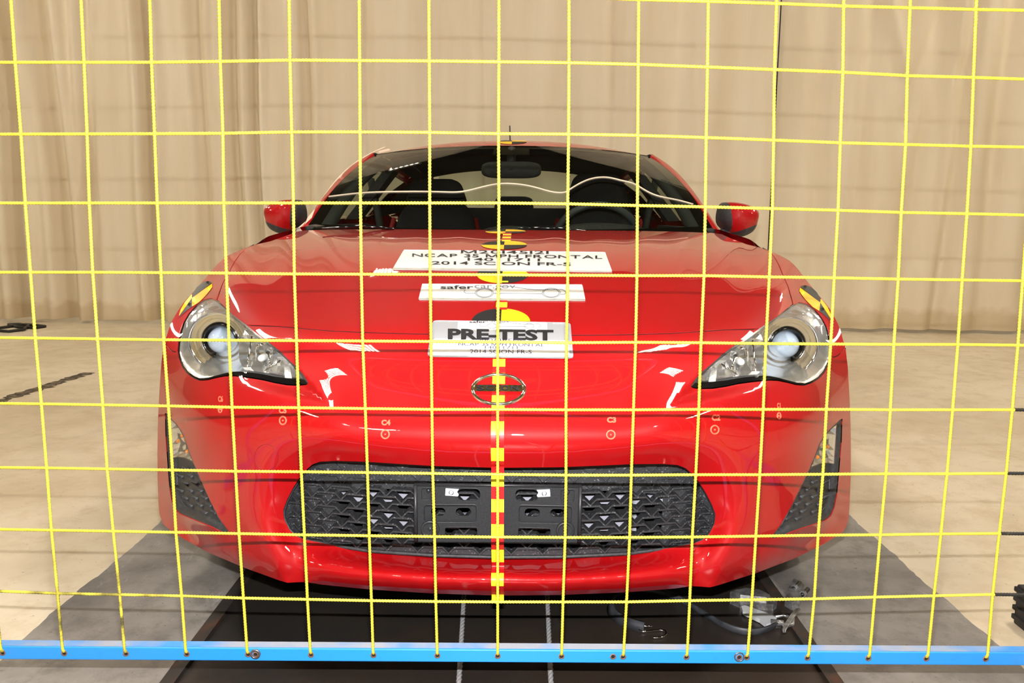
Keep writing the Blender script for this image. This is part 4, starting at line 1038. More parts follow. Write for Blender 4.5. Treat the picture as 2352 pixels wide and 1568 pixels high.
# rear window, pillars, tail
rt = Gs[-1]; rb = np.stack([.62*UU, 3.72 - .10*UU**2, 1.005 - .02*UU**2], -1)
rw = np.stack([rt*(1-t) + rb*t + np.array([0, 0, .03*math.sin(math.pi*t)]) for t in np.linspace(0, 1, 12)])
MB().grid(rw[:, 5:-5]).build('rear_window', m_sglass, car, True)
for s in (1, -1):
    jj = slice(36, 41) if s > 0 else slice(0, 5)
    side = np.stack([np.r_[rw[::1, -1 if s > 0 else 0]]]*1)[0]
    low_ = np.stack([np.full(12, s*.80), np.linspace(2.95, 3.75, 12), np.linspace(.955, .985, 12)], -1)
    MB().grid(rw[:, jj]).grid(np.stack([side, side*.5 + low_*.5 + [s*.015, 0, .01], low_])).build('c_pillar', m_paint, car, True)
    MB().grid(np.stack([side*[.97, 1, 1], low_*[.97, 1, 1]]) - [0, 0, .01]).build('pillar_trim', m_trim, car, True)
# door glass, B-pillar
beltA = lambda y, s: np.array([s*np.interp(y, [1.5, 1.9, 2.5, 3.0, 3.4], [.765, .80, .815, .81, .80]), y, np.interp(y, [1.5, 2.0, 3.0, 3.4], [.915, .935, .955, .965])])
def rail_at(y, s):
    if y < 2.16:
        v = np.interp(y, PIL[:, 1], t5); return spl(PIL, np.array([v]))[0]*[s, 1, 1]
    r0 = Gs[:, -1]; k = np.array([np.interp(y, r0[:, 1], r0[:, c]) for c in range(3)]); return (k + [.02, 0, -.05])*[s, 1, 1]
for s in (1, -1):
    ys = np.linspace(1.56, 2.52, 20)
    g = np.stack([[beltA(y, s)*(1-t) + rail_at(y, s)*t for y in ys] for t in np.linspace(0, 1, 8)])
    MB().grid(g, flip=(s < 0)).build('door_glass', m_sglass, car, True)
    ys = np.linspace(2.62, 3.05, 8); g = np.stack([[beltA(y, s)*(1-t) + rail_at(y, s)*t for y in ys] for t in np.linspace(0, 1, 8)])
    MB().grid(g, flip=(s < 0)).build('quarter_glass', m_sglass, car, True)
    a, b = np.array([beltA(2.50, s), beltA(2.64, s)]), np.array([rail_at(2.50, s), rail_at(2.64, s)])
    g = np.stack([np.stack([a[0]*(1-t)+b[0]*t, a[1]*(1-t)+b[1]*t]) for t in np.linspace(0, 1, 6)])
    MB().grid(g + [s*.004, 0, 0]).grid(g*[.93, 1, 1]).grid(np.stack([(g + [s*.004, 0, 0])[:, 0], (g*[.93, 1, 1])[:, 0]])).build('b_pillar', m_trim, car, True)
    MB().tube([(s*.70, 2.55, 1.14), (s*.66, 2.5, .98), (s*.62, 2.42, .80)], .018, 6).build('seat_belt', m_trim, car, True)
    # inner door card below the belt line
    MB().box((min(s*.76, s*.72), 1.5, .45), (max(s*.76, s*.72), 2.6, .925), bev=.01).build('door_card', m_trim, car)
# ---- cabin
dash = []
for y, z, k in ((1.24, .885, .0), (1.36, .905, .0), (1.55, .912, .0), (1.75, .905, .0), (1.86, .88, .0), (1.90, .80, 0), (1.90, .55, 0)):
    dash.append(np.stack([np.linspace(-.74, .74, 25), y + .22*np.linspace(-1, 1, 25)**2*(1.95 - y)/.7, z - .02*np.linspace(-1, 1, 25)**2], -1))
MB().grid(np.array(dash), flip=True).build('dashboard', m_trim, car, True)
for x, w, h in ((.37, .20, .045), (0.0, .13, .030)):
    MB().lathe([(.0001, 1.72), (.6*w, 1.72), (.95*w, 1.74), (w, 1.80), (w, 1.90)], (x, 0, .895), n=24, sz=h/w, cap=False).build('instrument_hood', m_trim, car, True)
swc = np.array([.37, 2.03, .85]); sw = MB(); ang = np.linspace(0, 2*math.pi, 40, endpoint=False)
rim_ = np.stack([swc[0] + .185*np.cos(ang), swc[1] - .07*np.sin(ang), swc[2] + .165*np.sin(ang)], -1)
steer = sw.tube(rim_, .015, 8, closed=True).build('steering_wheel', mat('grey leather', srgb(70, 72, 74), .5), car, True)
hub = MB().lathe([(.0001, -.03), (.05, -.028), (.065, 0), (.05, .05)], swc, n=20)
for a_ in (0, math.pi, -math.pi/2): hub.tube([swc, swc + np.array([.18*math.cos(a_), -.06*math.sin(a_), .16*math.sin(a_)])], .014, 6)
hub.build('steering_hub', m_trim, steer, True)
def soft(name, c, dim, parent, m, taper=.8, lean=0.0, n=24, p=3.0):
    """rounded cushion: superellipse section drawn in towards the top"""
    G = []
    for t in np.linspace(0, 1, 14):
        f_ = (1 - (1-taper)*t) * (1 - max(0, (abs(2*t - 1))**6)*.35); th = np.linspace(0, 2*math.pi, n)
        cx_ = np.sign(np.cos(th))*np.abs(np.cos(th))**(2/p); sy = np.sign(np.sin(th))*np.abs(np.sin(th))**(2/p)
        G.append(np.stack([c[0] + dim[0]/2*f_*cx_, c[1] + lean*t + dim[1]/2*f_*sy, np.full(n, c[2] + dim[2]*t)], -1))
    mb = MB().grid(np.array(G)); b = np.array(G)
    mb.add(b[0], [tuple(range(n))]); mb.add(b[-1], [tuple(range(n))[::-1]])
    return mb.build(name, m, parent, True)
def seat(x, dz=0.0):
    o = empty('front_seat', (0, 0, 0), parent=car)
    soft('backrest', (x, 2.42, .50), (.52, .14, .54), o, m_seat, .70, .18)
    soft('headrest', (x, 2.58, 1.00), (.33, .11, .145 + dz), o, m_seat, .70, .03)
    soft('cushion', (x, 2.15, .38), (.50, .50, .16), o, m_seat, .96)
    MB().tube([(x - .20, 2.38, .62), (x - .235, 2.42, .80), (x - .20, 2.50, .95)], .012, 6).tube([(x + .20, 2.38, .62), (x + .235, 2.42, .80), (x + .20, 2.50, .95)], .012, 6).build('side_piping', m_redseat, o, True)
seat(-.38); seat(.42, .035)
rs = empty('rear_seat', (0, 0, 0), parent=car)
soft('backrest', (0, 3.05, .55), (1.15, .16, .46), rs, m_seat, .92, .12); soft('headrest', (0, 3.16, .99), (.23, .10, .085), rs, m_seat, .9, .02)
MB().box((-.60, 3.15, .90), (.60, 3.70, .945), bev=.01).build('parcel_shelf', m_trim, car)
soft('centre_console', (0, 1.95, .42), (.22, .8, .26), car, m_trim, .8)
mirror_c = c_at_y(1174, 390, 1.88); mirror_c[0] = .0
rv = MB(); w_, h_ = .123, .034
G = [np.stack([np.array([mirror_c[0] + k_*w_*np.sign(math.cos(t))*abs(math.cos(t))**.5, mirror_c[1] + dy, mirror_c[2] + k_*h_*np.sign(math.sin(t))*abs(math.sin(t))**.6]) for t in np.linspace(0, 2*math.pi, 32)]) for k_, dy in ((.05, -.014), (.85, -.014), (1, -.004), (1, .012), (.05, .014))]
rvm = rv.grid(np.array(G)).build('rear_view_mirror', m_trim, car, True)
MB().tube([mirror_c + (0, .01, .02), mirror_c + (0, .03, .05), mirror_c + (0, .07, .085)], .02, 8).build('mirror_stalk', m_trim, rvm, True)
# wipers and cowl
for (a, b, c) in (((738, 525), (838, 519), (905, 526)), ((1190, 524), (1260, 523.5), (1345, 531))):
    P = [c_at_y(*p, 1.19) for p in (a, b, c)]; MB().tube(P, [.003, .008, .004], 6).build('wiper', m_gloss, car, True)
MB().grid(np.stack([np.stack([np.linspace(-.72, .72, 20), 1.12 + .3*np.linspace(-1, 1, 20)**2, np.full(20, .895)], -1), np.stack([np.linspace(-.74, .74, 20), 1.30 + .24*np.linspace(-1, 1, 20)**2, np.full(20, .885)], -1)])).build('cowl_panel', m_black, car, True)
# aerial
ap = c_at_y(1172, 325, 2.55); MB().tube([ap + (0, 0, -.03), c_at_y(1171, 289, 2.60)], .0035, 6).build('aerial', m_black, car, True)

# ---- flanks: fender sides, doors, quarters
qside = np.vstack([qSF[::-1][0:0], qSF]); s3 = S(qSF)*[-1, 1, 1]; b3_ = S(qSB)*[-1, 1, 1]
ctl = [tuple(p) for p in np.vstack([s3, b3_])]
for y, x0 in ((.62, .872), (.84, .888), (1.1, .882), (1.35, .872), (1.7, .868), (2.2, .872), (2.8, .882), (3.2, .888), (3.5, .888), (3.8, .865), (4.05, .82)):
    for z, dx in ((.22, -.03), (.40, -.008), (.58, 0.0), (.70, -.010), (.82, -.045)):
        if y < .9 and z > .7: continue
        ctl.append((x0 + dx, y, z))
for y in (1.3, 1.5, 2.0, 2.6, 3.2, 3.6): ctl.append((np.interp(y, [1.3, 1.5, 2.0, 2.6, 3.2, 3.6], [.80, .79, .815, .82, .815, .79]), y, np.interp(y, [1.3, 2., 3.6], [.90, .935, .975])))
ctl = np.array(ctl); YZ = ctl[:, 1:]*4; n_ = len(ctl)
r2 = ((YZ[:, None] - YZ[None])**2).sum(-1); A = np.block([[r2**1.5 + 1e-3*np.eye(n_), np.c_[np.ones(n_), YZ]], [np.c_[np.ones(n_), YZ].T, np.zeros((3, 3))]])
sol = np.linalg.solve(A, np.r_[ctl[:, 0], 0, 0, 0])
def flank(yz):
    q = yz*4; r2 = ((q[:, None] - YZ[None])**2).sum(-1); return r2**1.5 @ sol[:-3] + sol[-3] + q @ sol[-2:]
arc = lambda yc, a0, a1, r_=.345, n=24: [(yc + r_*math.cos(t), .31 + r_*math.sin(t)) for t in np.linspace(a0, a1, n)]
a_s = math.asin((.21 - .31)/.345)
front = [tuple(p[1:]) for p in s3] + [tuple(p[1:]) for p in b3_[1:]]
ol = front + [(.485, .205)] + arc(.84, math.pi - a_s, a_s)[0:] + [(1.3, .205), (2.9, .205)] + arc(3.41, math.pi - a_s, a_s) + [(3.8, .22), (4.05, .30), (4.10, .60), (4.0, .90), (3.6, .975), (2.6, .955), (2.0, .935), (1.5, .915), (1.2, .893)]
ol = np.array(ol)
gapy = 1.33
P, T, loops = cdt(ol*1000, step=30, bstep=16); P = P/1000
X = flank(P)
cen = P[T].mean(1)[:, 0]
for nm, lo, hi in (('fender_side', -1, 1.33), ('door_skin', 1.33, 2.60), ('quarter_panel', 2.60, 9)):
    Tk = T[(cen >= lo) & (cen < hi)]; used_, inv_ = np.unique(Tk, return_inverse=True); Tn = inv_.reshape(-1, 3); Pn = P[used_]; Xn = X[used_]
    for s in (1, -1):
        V = np.c_[s*Xn, Pn]; a, b, c = V[Tn[:, 0]], V[Tn[:, 1]], V[Tn[:, 2]]
        fl_ = np.cross(b-a, c-a)[:, 0]*s < 0; obj(nm, V, np.where(fl_[:, None], Tn[:, ::-1], Tn), m_paint, car, True)
# shoulders joining flanks to glass, tail deck, rear bumper
for s in (1, -1):
    ys = np.linspace(1.42, 3.6, 24); top = np.array([beltA(min(y, 3.4), s)*[1, 0, 1] + [0, y, 0] for y in ys]); yz = np.stack([ys, np.interp(ys, [1.2, 1.5, 2, 2.6, 3.6], [.893, .915, .935, .955, .975])], -1)
    outp = np.c_[s*flank(yz), yz]; MB().grid(np.stack([outp, top*[.985, 1, 1] + [0, 0, .006]])).build('window_sill', m_paint, car, True)
    fq = np.array([S(qCW[:4])*[-s, 1, 1] if s > 0 else S(qCW[:4])]).reshape(-1, 3)
tail = []
for y, z, w in ((3.68, 1.005, .64), (3.8, .985, .72), (3.95, .965, .74), (4.10, .955, .72), (4.16, .90, .72), (4.20, .70, .74), (4.22, .50, .74), (4.16, .30, .70), (4.0, .22, .66)):
    u = np.linspace(-1, 1, 21); tail.append(np.stack([w*1.08*u, y - .16*u**4, z - .02*u**2], -1))
MB().grid(np.array(tail)).build('tail', m_paint, car, True)
# underside, wheels, liners
MB().box((-.66, .30, .17), (.66, 4.0, .21)).build('undertray', m_gap, car)
uq = np.array(qBOT)
und = S(uq)*1.0; Gu = np.stack([und + [0, .004, .002], und*[.97, 1, 1] + [0, .10, .004], np.stack([und[:, 0]*.8, np.full(len(und), .6), np.full(len(und), .2)], -1)])
for s in (1, -1): MB().grid(Gu*[s, 1, 1]).build('splitter_underside', m_black, car, True)
wh0 = None
def wheel(x, y):
    global wh0
    root = empty('wheel', (x, y, .31), parent=car); 
    if x < 0: root.rotation_euler = (0, 0, math.pi)
    if wh0 is None:
        t = MB().lathe([(.215,-.10),(.28,-.108),(.305,-.095),(.312,-.06),(.312,.06),(.305,.095),(.28,.108),(.215,.10)], axis='x', n=40).build('tyre', m_tyre, root, True)
        r_ = MB().lathe([(.216,-.10),(.205,-.09),(.20,.06),(.205,.095),(.218,.102)], axis='x', n=40)
        for k in range(10):
            a = 2*math.pi*k/10; d = np.array([0, math.cos(a), math.sin(a)]); n2 = np.array([0, -d[2], d[1]]); x_ = np.array([1.0, 0, 0])
            V = [d*.05 + n2*.016 + x_*.085, d*.05 - n2*.016 + x_*.085, d*.207 - n2*.011 + x_*.098, d*.207 + n2*.011 + x_*.098, d*.05 + n2*.02 + x_*.05, d*.05 - n2*.02 + x_*.05, d*.207 - n2*.014 + x_*.07, d*.207 + n2*.014 + x_*.07]
            r_.add(V, [(0,1,2,3),(0,3,7,4),(1,5,6,2),(4,7,6,5)])
        r_.lathe([(.0001,.095),(.03,.093),(.055,.085),(.058,.05)], axis='x', n=24)
        r2_ = r_.build('rim', m_rimm, root, True)
        dsc = MB().lathe([(.0001,.03),(.145,.03),(.145,.01)], axis='x', n=32).build('brake_disc', m_steel, root, True)
        wh0 = [t, r2_, dsc]
    else:
        for c in wh0: d = c.copy(); COL.objects.link(d); d.parent = root
for x in (.755, -.755):
    for y in (.84, 3.41): wheel(x, y)
for s in (1, -1):
    for y in (.84, 3.41):
        th = np.linspace(-.25, math.pi + .25, 24); G = np.stack([np.stack([np.full(24, s*xx), y + .352*np.cos(th), .31 + .352*np.sin(th)], -1) for xx in (.60, .865)])
        MB().grid(G).build('wheel_liner', m_gap, car, True)
MB().box((-.60, .20, .22), (.60, .24, .60)).build('bulkhead', m_gap, car)
for s in (1, -1):   # inner wings close off the engine bay
    MB().box((min(s*.60, s*.64), .62, .22), (max(s*.60, s*.64), 1.45, .62)).build('inner_wing', m_gap, car)

# ---- door mirrors
def door_mirror(s):
    root = empty('door_mirror', (0, 0, 0), parent=car); root['label'] = 'red and black door mirror'
    OUT = [(611,482),(622,471),(640,462),(660,458),(676,457),(686,459),(694,468),(698,484),(699,500),(695,512),(684,522),(668,533),(652,538),(638,534),(626,526),(618,512)]
    P = c_at_y(np.array([p[0] for p in OUT], float), np.array([p[1] for p in OUT], float), 1.80)*[-1, 1, 1]
    P = smooth3(P); c = P.mean(0)
    rings = [(1.0, .05), (1.0, .0), (.985, -.03), (.93, -.06), (.78, -.085), (.5, -.10), (.2, -.106)]
    G = np.array([c + (P - c)*[f_, 1, f_] + [0, dy, 0] + np.array([.015*(1-f_), 0, .012*(1-f_)]) for f_, dy in rings]); G = np.concatenate([G, G[:, :1]], 1)
    mb = MB().grid(G); V = np.vstack(mb.V); Fc = mb.F
    V = np.vstack([V, G[-1].mean(0)[None]]); k = len(V) - 1; n = G.shape[1]; o_ = (len(rings)-1)*n
    Fc = Fc + [(o_ + i, o_ + i + 1, k) for i in range(n-1)]
    # lower and inner faces are black, the cap is red
    la, lb = c_at_y(612, 503, 1.80)*[-1, 1, 1], c_at_y(668, 524.5, 1.80)*[-1, 1, 1]
    ixp = c_at_y(681, 490, 1.80); ix = -ixp[0] + .12*ixp[2]
    bm = bmesh.new(); vs = [bm.verts.new(tuple(v)) for v in V]
    for f in Fc:
        f = list(dict.fromkeys(f))
        try: bm.faces.new([vs[i] for i in f])
        except ValueError: pass
    bmesh.ops.remove_doubles(bm, verts=bm.verts[:], dist=1e-5)
    dl = lb - la; pn = np.cross(dl, [0, 1.0, 0])
    for co, no in ((la, pn), (np.array([ix - .12*.96, 0, .96]), np.array([1.0, 0, .12]))):
        bmesh.ops.bisect_plane(bm, geom=bm.verts[:] + bm.edges[:] + bm.faces[:], plane_co=tuple(co), plane_no=tuple(no), dist=1e-5)
    bm.verts.index_update(); V = np.array([tuple(v.co) for v in bm.verts]); red, blk = [], []
    for f in bm.faces:
        m3 = np.array(f.calc_center_median()); zl = la[2] + (m3[0] - la[0])/(lb[0] - la[0])*(lb[2] - la[2])
        (blk if m3[2] < zl or m3[0] + .12*m3[2] < ix else red).append([v.index for v in f.verts])
    bm.free()
    for nm, ff, mm in (('mirror_cap', red, m_paint), ('mirror_shell', blk, m_black)):
        ids = np.unique([i for f in ff for i in f]); mp = {j: i for i, j in enumerate(ids)}
        W_ = V[ids]*[s, 1, 1]; obj(nm, W_, [tuple(mp[i] for i in (f if s > 0 else f[::-1])) for f in ff], mm, root, True)
    gl = np.vstack([P*[s, 1, 1] + [0, .045, 0]]); obj('mirror_glass', gl, [tuple(range(len(gl)))], m_chrome, root)
    a = c_at_y(675, 528, 1.80)*[-1, 1, 1]; b = c_at_y(690, 533, 1.80)*[-1, 1, 1]
    MB().tube([(a + [.03, .01, .0])*[s, 1, 1], a*[s, 1, 1], (b*[1, 1, 1] + [-.03, .02, -.02])*[s, 1, 1]], [.02, .026, .03], 10).build('mirror_stalk', m_black, root, True)
def smooth3(P, it=2):
    for _ in range(it):
        A = .75*P + .25*np.roll(P, -1, 0); B = .25*P + .75*np.roll(P, -1, 0); P = np.stack([A, B], 1).reshape(-1, 3)
    return P
door_mirror(1); door_mirror(-1)

# ------------------------------------------------------------------ markings on the car
m_white = mat('white sheet', srgb(228, 228, 226), 0.45)
m_grey = mat('grey print', srgb(158, 159, 164), 0.45)
m_ink = mat('black ink', srgb(22, 22, 26), 0.5)
m_navy = mat('navy ink', srgb(52, 50, 84), 0.5)
m_line = mat('thin grey print', srgb(104, 106, 114), 0.6)
m_yel = mat('yellow marker', srgb(255, 205, 30), 0.4)
m_tred = mat('red tape', srgb(196, 24, 28), 0.4)
m_salm = mat('salmon paint pen', srgb(250, 118, 88), 0.5)
def quad_px(quad, uv):
    """bilinear place inside a sight quad: TL, TR, BR, BL"""
    TL, TR, BR, BL = [np.array(p, float) for p in quad]; u, v = uv[:, :1], uv[:, 1:2]
    return (TL*(1-u) + TR*u)*v + (BL*(1-u) + BR*u)*(1-v)
def on_body(px_pts, off):
    q = hit(px_pts); return S(q) + S_n(q)*off, q
def place(name, X, Fc, m, root, smooth=True, world=True, **kw):
    V = (to_world(X) - np.array(root.location)) if world else X
    return obj(name, V, Fc, m, root, smooth, **kw)
def text_on(txt, quad, root, m, off, bold=0.0, world=True, name='lettering', space=1.0):
    V2, Ft, _ = text_mesh(txt, bold, space); px = quad_px(quad, V2); X, q = on_body(px, off)
    return place(name, X, chart_mesh(q, np.array(Ft), X), m, root, False, world)
def sheet_on(quad, root, m, off, name, rad=0.0, world=True, th=0.0012, step=4.5, label=None):
    uv = np.array(rrect(0, 0, 1, 1, max(rad, .002), 5)); px = quad_px(quad, uv); q = hit(px)
    P, T, loops = cdt(q, step=step, bstep=5); N = S_n(P); X = S(P) + N*off; T = chart_mesh(P, T, X)
    n = len(X); V = np.vstack([X, X - N*th]); Fc = [tuple(t) for t in T] + [tuple(t + n)[::-1] for t in T]; L = loops[0]
    Fc += [(L[i], L[(i+1) % len(L)], L[(i+1) % len(L)] + n, L[i] + n) for i in range(len(L))]
    return place(name, V, Fc, m, root, True, world, label=label)
def ribbon(px_pts, root, m, off, w=.0012, name='drawn_line', closed=False, world=True):
    X, q = on_body(np.array(px_pts, float), off); return place(name, np.vstack(MB().tube(X, w, 5, closed=closed).V), MB().tube(X, w, 5, closed=closed).F, m, root, True, world)
def qline(x0, y0, x1, y1, sl): # a text line: left, top, right, bottom in sight points, leaning by slope sl
    f = lambda x, y: (x, y + (x - (x0+x1)/2)*sl)
    return [f(x0, y0), f(x1, y0), f(x1, y1), f(x0, y1)]
car_drawing = lambda ox, oy, k: [[(ox + k*a, oy + k*b) for a, b in pl] for pl in (
    [(-44,-6),(-47,-3),(-46,0),(-40,2),(-20,2)], [(22,2),(132,3)], [(175,4),(183,4),(187,1),(184,-4),(178,-7)], [(30,-14),(60,-14),(90,-9),(115,-6),(150,-6),(178,-7)])]
def wheel_ring(cx_, cy_, rx, ry): return [(cx_ + rx*math.cos(t), cy_ + ry*math.sin(t)) for t in np.linspace(0, 2*math.pi, 28, endpoint=False)]
def sheet_root(name, label, px):
    X, _ = on_body([px], .002); return empty(name, to_world(X)[0].tolist(), label, 'placard', 'paper placards on the hood')
# topmost sheet
r1 = sheet_root('hood_placard', 'wide white sheet with four lines of test data, nearest the windscreen', (1155, 600))
sheet_on([(928,574.8),(1389.8,580.2),(1406.7,626.3),(901,620.4)], r1, m_white, .0022, 'sheet')
text_on('M20145121', qline(1059, 578, 1260, 585, .008), r1, m_ink, .0036, .01)
text_on('NCAP 35 MPH FRONTAL', qline(947, 587, 1383, 594.5, .011), r1, m_ink, .0036, .012)
text_on('14011711', qline(1074, 595.5, 1240, 602, .010), r1, m_ink, .0036, .01)
text_on('2014 SCION FR-S', qline(992, 604, 1311, 611.5, .010), r1, m_ink, .0036, .012)
# middle sheet
r2 = sheet_root('hood_placard', 'narrow white sheet reading safercar.gov, in the middle of the hood', (1155, 672))
sheet_on([(970,653.2),(1337.2,654.8),(1345,691.8),(961,690)], r2, m_white, .0022, 'sheet')
text_on('safer', qline(1012, 657.8, 1088, 666, .0), r2, m_ink, .0034, .02); text_on('car.gov', qline(1090, 657.5, 1184, 668, .0), r2, m_line, .0034)
for pl in car_drawing(1112.7, 674, 1.0): ribbon(pl, r2, m_line, .0030, .0006)
for c in (1112.7, 1266): ribbon(wheel_ring(c, 675, 18, 9.5), r2, m_line, .0030, .0006, closed=True); ribbon(wheel_ring(c, 675, 21, 11), r2, m_line, .0030, .0005, closed=True)
# lowest plate
r3 = sheet_root('hood_placard', 'rounded grey and white PRE-TEST plate just above the badge', (1150, 782))
Q3 = [(994.6,739),(1310,744.4),(1317,826),(982,821.5)]
sheet_on(Q3, r3, m_grey, .0045, 'sheet', .05)
sub = lambda u0, v0, u1, v1: [tuple(quad_px(Q3, np.array([p]))[0]) for p in ((u0, v1), (u1, v1), (u1, v0), (u0, v0))]
sheet_on(sub(.025, .03, .975, .49), r3, m_white, .0052, 'white_field', .03, th=.0003)
sheet_on(sub(.185, .72, .83, .985), r3, m_white, .0052, 'white_field', .06, th=.0003)
text_on('safer', qline(1078, 741.5, 1117, 747, .008), r3, m_ink, .0060, .02); text_on('car.gov', qline(1118, 741.5, 1170, 748.5, .008), r3, m_line, .0060)
for pl in car_drawing(1130, 753, .6): ribbon(pl, r3, m_line, .0055, .0005)
for c in (1130, 1215): ribbon(wheel_ring(c, 753.5, 11, 5.5), r3, m_line, .0055, .0005, closed=True)
text_on('PRE-TEST', qline(1029, 761, 1271, 786, .012), r3, m_ink, .0060, .045)
text_on('M20145121', qline(1103, 783, 1198, 789.5, .010), r3, m_navy, .0060, .0)
text_on('NCAP 35 MPH FRONTAL', qline(1053, 791.5, 1250, 799, .012), r3, m_navy, .0060, .004)
text_on('14011711', qline(1114, 799, 1189, 805.5, .010), r3, m_navy, .0060)
text_on('2014 SCION FR-S', qline(1080, 807, 1221, 815.5, .010), r3, m_navy, .0060)

# ---- round targets
def disc(px, off, r_=0.0635, label=None, surf=None, rot=0.0):
    if surf is None:
        q = hit([px]); c = S(q)[0]; n = S_n(q)[0]
    else: c, n = surf(None, px)
    e1 = np.array([1.0, 0, 0]); e1 -= n*np.dot(e1, n); e1 /= np.linalg.norm(e1); e2 = np.cross(n, e1)
    if e2[1] < 0: e2 = -e2
    V = [c]; Fc = []; mi = []; nr, na = 6, 40
    for i in range(1, nr+1):
        for k in range(na): t = 2*math.pi*k/na; V.append(c + r_*i/nr*(math.cos(t)*e1 + math.sin(t)*e2))
    V = np.array(V)
    if surf is None: q = q_of(V)[:, :2]; V = S(q) + S_n(q)*off
    else: V = surf(V, None)
    for k in range(na):
        k2 = (k+1) % na; qd = int(k // (na/4)); col = 1 if qd in (0, 2) else 0
        Fc.append((0, 1+k, 1+k2)); mi.append(col)
        for i in range(nr-1): a = 1 + i*na; b = a + na; Fc.append((a+k, b+k, b+k2, a+k2)); mi.append(col)
    o = obj('target_disc', V, Fc, None, car, True, mats=[m_ink, m_yel], fmat=mi, label=label)
    return o
disc((1161, 532), .0012, label='round black and yellow target by the cowl'); disc((1158, 563), .0012, label='round black and yellow target above the top sheet')
disc((1154, 631), .0010, label='round black and yellow target between two sheets'); disc((1150.5, 738), .0010, label='round black and yellow target behind the PRE-TEST plate')
roof_bvh = BVHTree.FromPolygons([tuple(v) for v in Gs.reshape(-1, 3)], [(i*41+j, i*41+j+1, (i+1)*41+j+1, (i+1)*41+j) for i in range(24) for j in range(40)])
def roof_surf(V, px):
    if V is None:
        l, n, _, _ = roof_bvh.ray_cast(Vector((0, 2.06, 2)), Vector((0, 0, -1))); n = np.array(n); return np.array(l), n if n[2] > 0 else -n
    out = []
    for v in V:
        l, n, _, _ = roof_bvh.ray_cast(Vector((v[0], v[1], 2)), Vector((0, 0, -1))); out.append(np.array(l) + [0, 0, .0015] if l is not None else v)
    return np.array(out)
disc((1171, 329), .0015, surf=roof_surf, label='round black and yellow target on the roof')
C_ = (441.5, 684.7)
quads = [((C_, (443,674), (445,671.6), (452,661), (461.6,652.5), (472,646.4), (482.5,645.8), (487.7,650)), m_ink), ((C_, (487.7,651.6), (488.6,659.4), (475.5,676.9), (458,694.3), (441.5,704.4)), m_yel),
         ((C_, (441.5,675), (432,686), (425,694.3), (415,712), (411,727)), m_yel), ((C_, (441.5,704.4), (433.7,710), (419.7,722), (410,731)), m_ink)]
for s in (1, -1):
    V = []; Fc = []; mi = []
    for k, (pts, mm) in enumerate(quads):
        q = hit(pts); P, T, _ = cdt(q, step=7, bstep=4); X = S(P) + S_n(P)*.0012; T = chart_mesh(P, T, X)
        if s < 0: X = X*[-1, 1, 1]; T = T[:, ::-1]
        for t in T: Fc.append(tuple(t + sum(len(v) for v in V))); mi.append(0 if mm is m_ink else 1)
        V.append(X)
    obj('target_disc', np.vstack(V), Fc, None, car, True, mats=[m_ink, m_yel], fmat=mi, label='round black and yellow target on the fender')
# ---- centre tape
def strip(name, blocks, path, x0=-.0127, x1=.0127, label=None):
    V = []; Fc = []; mi = []
    for a, b, c in blocks:
        n = max(2, int(abs(b - a)/5) + 1); base = sum(len(v) for v in V); rows = []
        for py in np.linspace(a, b, n): rows.append(path(py, x0)); rows.append(path(py, x1))
        V.append(np.array(rows))
        for i in range(n-1): Fc.append((base + 2*i, base + 2*i+1, base + 2*i+3, base + 2*i+2)); mi.append(c)
    return obj(name, np.vstack(V), Fc, None, car, True, mats=[m_tred, MATS['yellow tape']], fmat=mi, label=label)
mat('yellow tape', srgb(255, 240, 52), 0.4)
def tape_path(py, x):
    if 1064 < py < 1300 or py > 1364:
        y = ip(py, [1064, 1076, 1112, 1248, 1300, 1364, 1364.5, 1380], [.0155, .018, .0205, .0205, .060, .060, .058, .060]); P = c_at_y(1144, py, y); P[0] = x; return P
    q = hit([(1144, py)]); q[0, 0] = 0; w = 1/tps(q)[0]; q[0, 0] = x*F/w; return (S(q) + S_n(q)*.0016)[0]
edges = [825, 842.5, 857, 882, 908.6, 938, 968, 998.5, 1027.5, 1057, 1090, 1117, 1146, 1176, 1203.6, 1235, 1262, 1290.6, 1317, 1344, 1363, 1379]
strip('centre_tape', [(a, b, 1 if i % 2 == 0 else 0) for i, (a, b) in enumerate(zip(edges[:-1], edges[1:]))], tape_path, label='yellow and red checked tape down the nose')
strip('centre_tape', [(686, 695, 0), (695, 707, 1), (707, 712, 0)], tape_path, label='yellow and red tape between sheets'); 
strip('centre_tape', [(535, 538, 0), (538, 541, 1), (541, 544.5, 0), (544.5, 548, 1), (548, 551.5, 0), (551.5, 555, 1)], tape_path, label='yellow and red tape by the cowl')
strip('centre_tape', [(646, 649.5, 1)], tape_path)
ribbon([(1134.5,963.5),(1132.5,968),(1134,972),(1137,971)], car, m_ink, .002, .0005, world=False, name='pen_mark'); ribbon([(1150,962),(1150,971),(1155,971.5)], car, m_ink, .002, .0005, world=False, name='pen_mark')
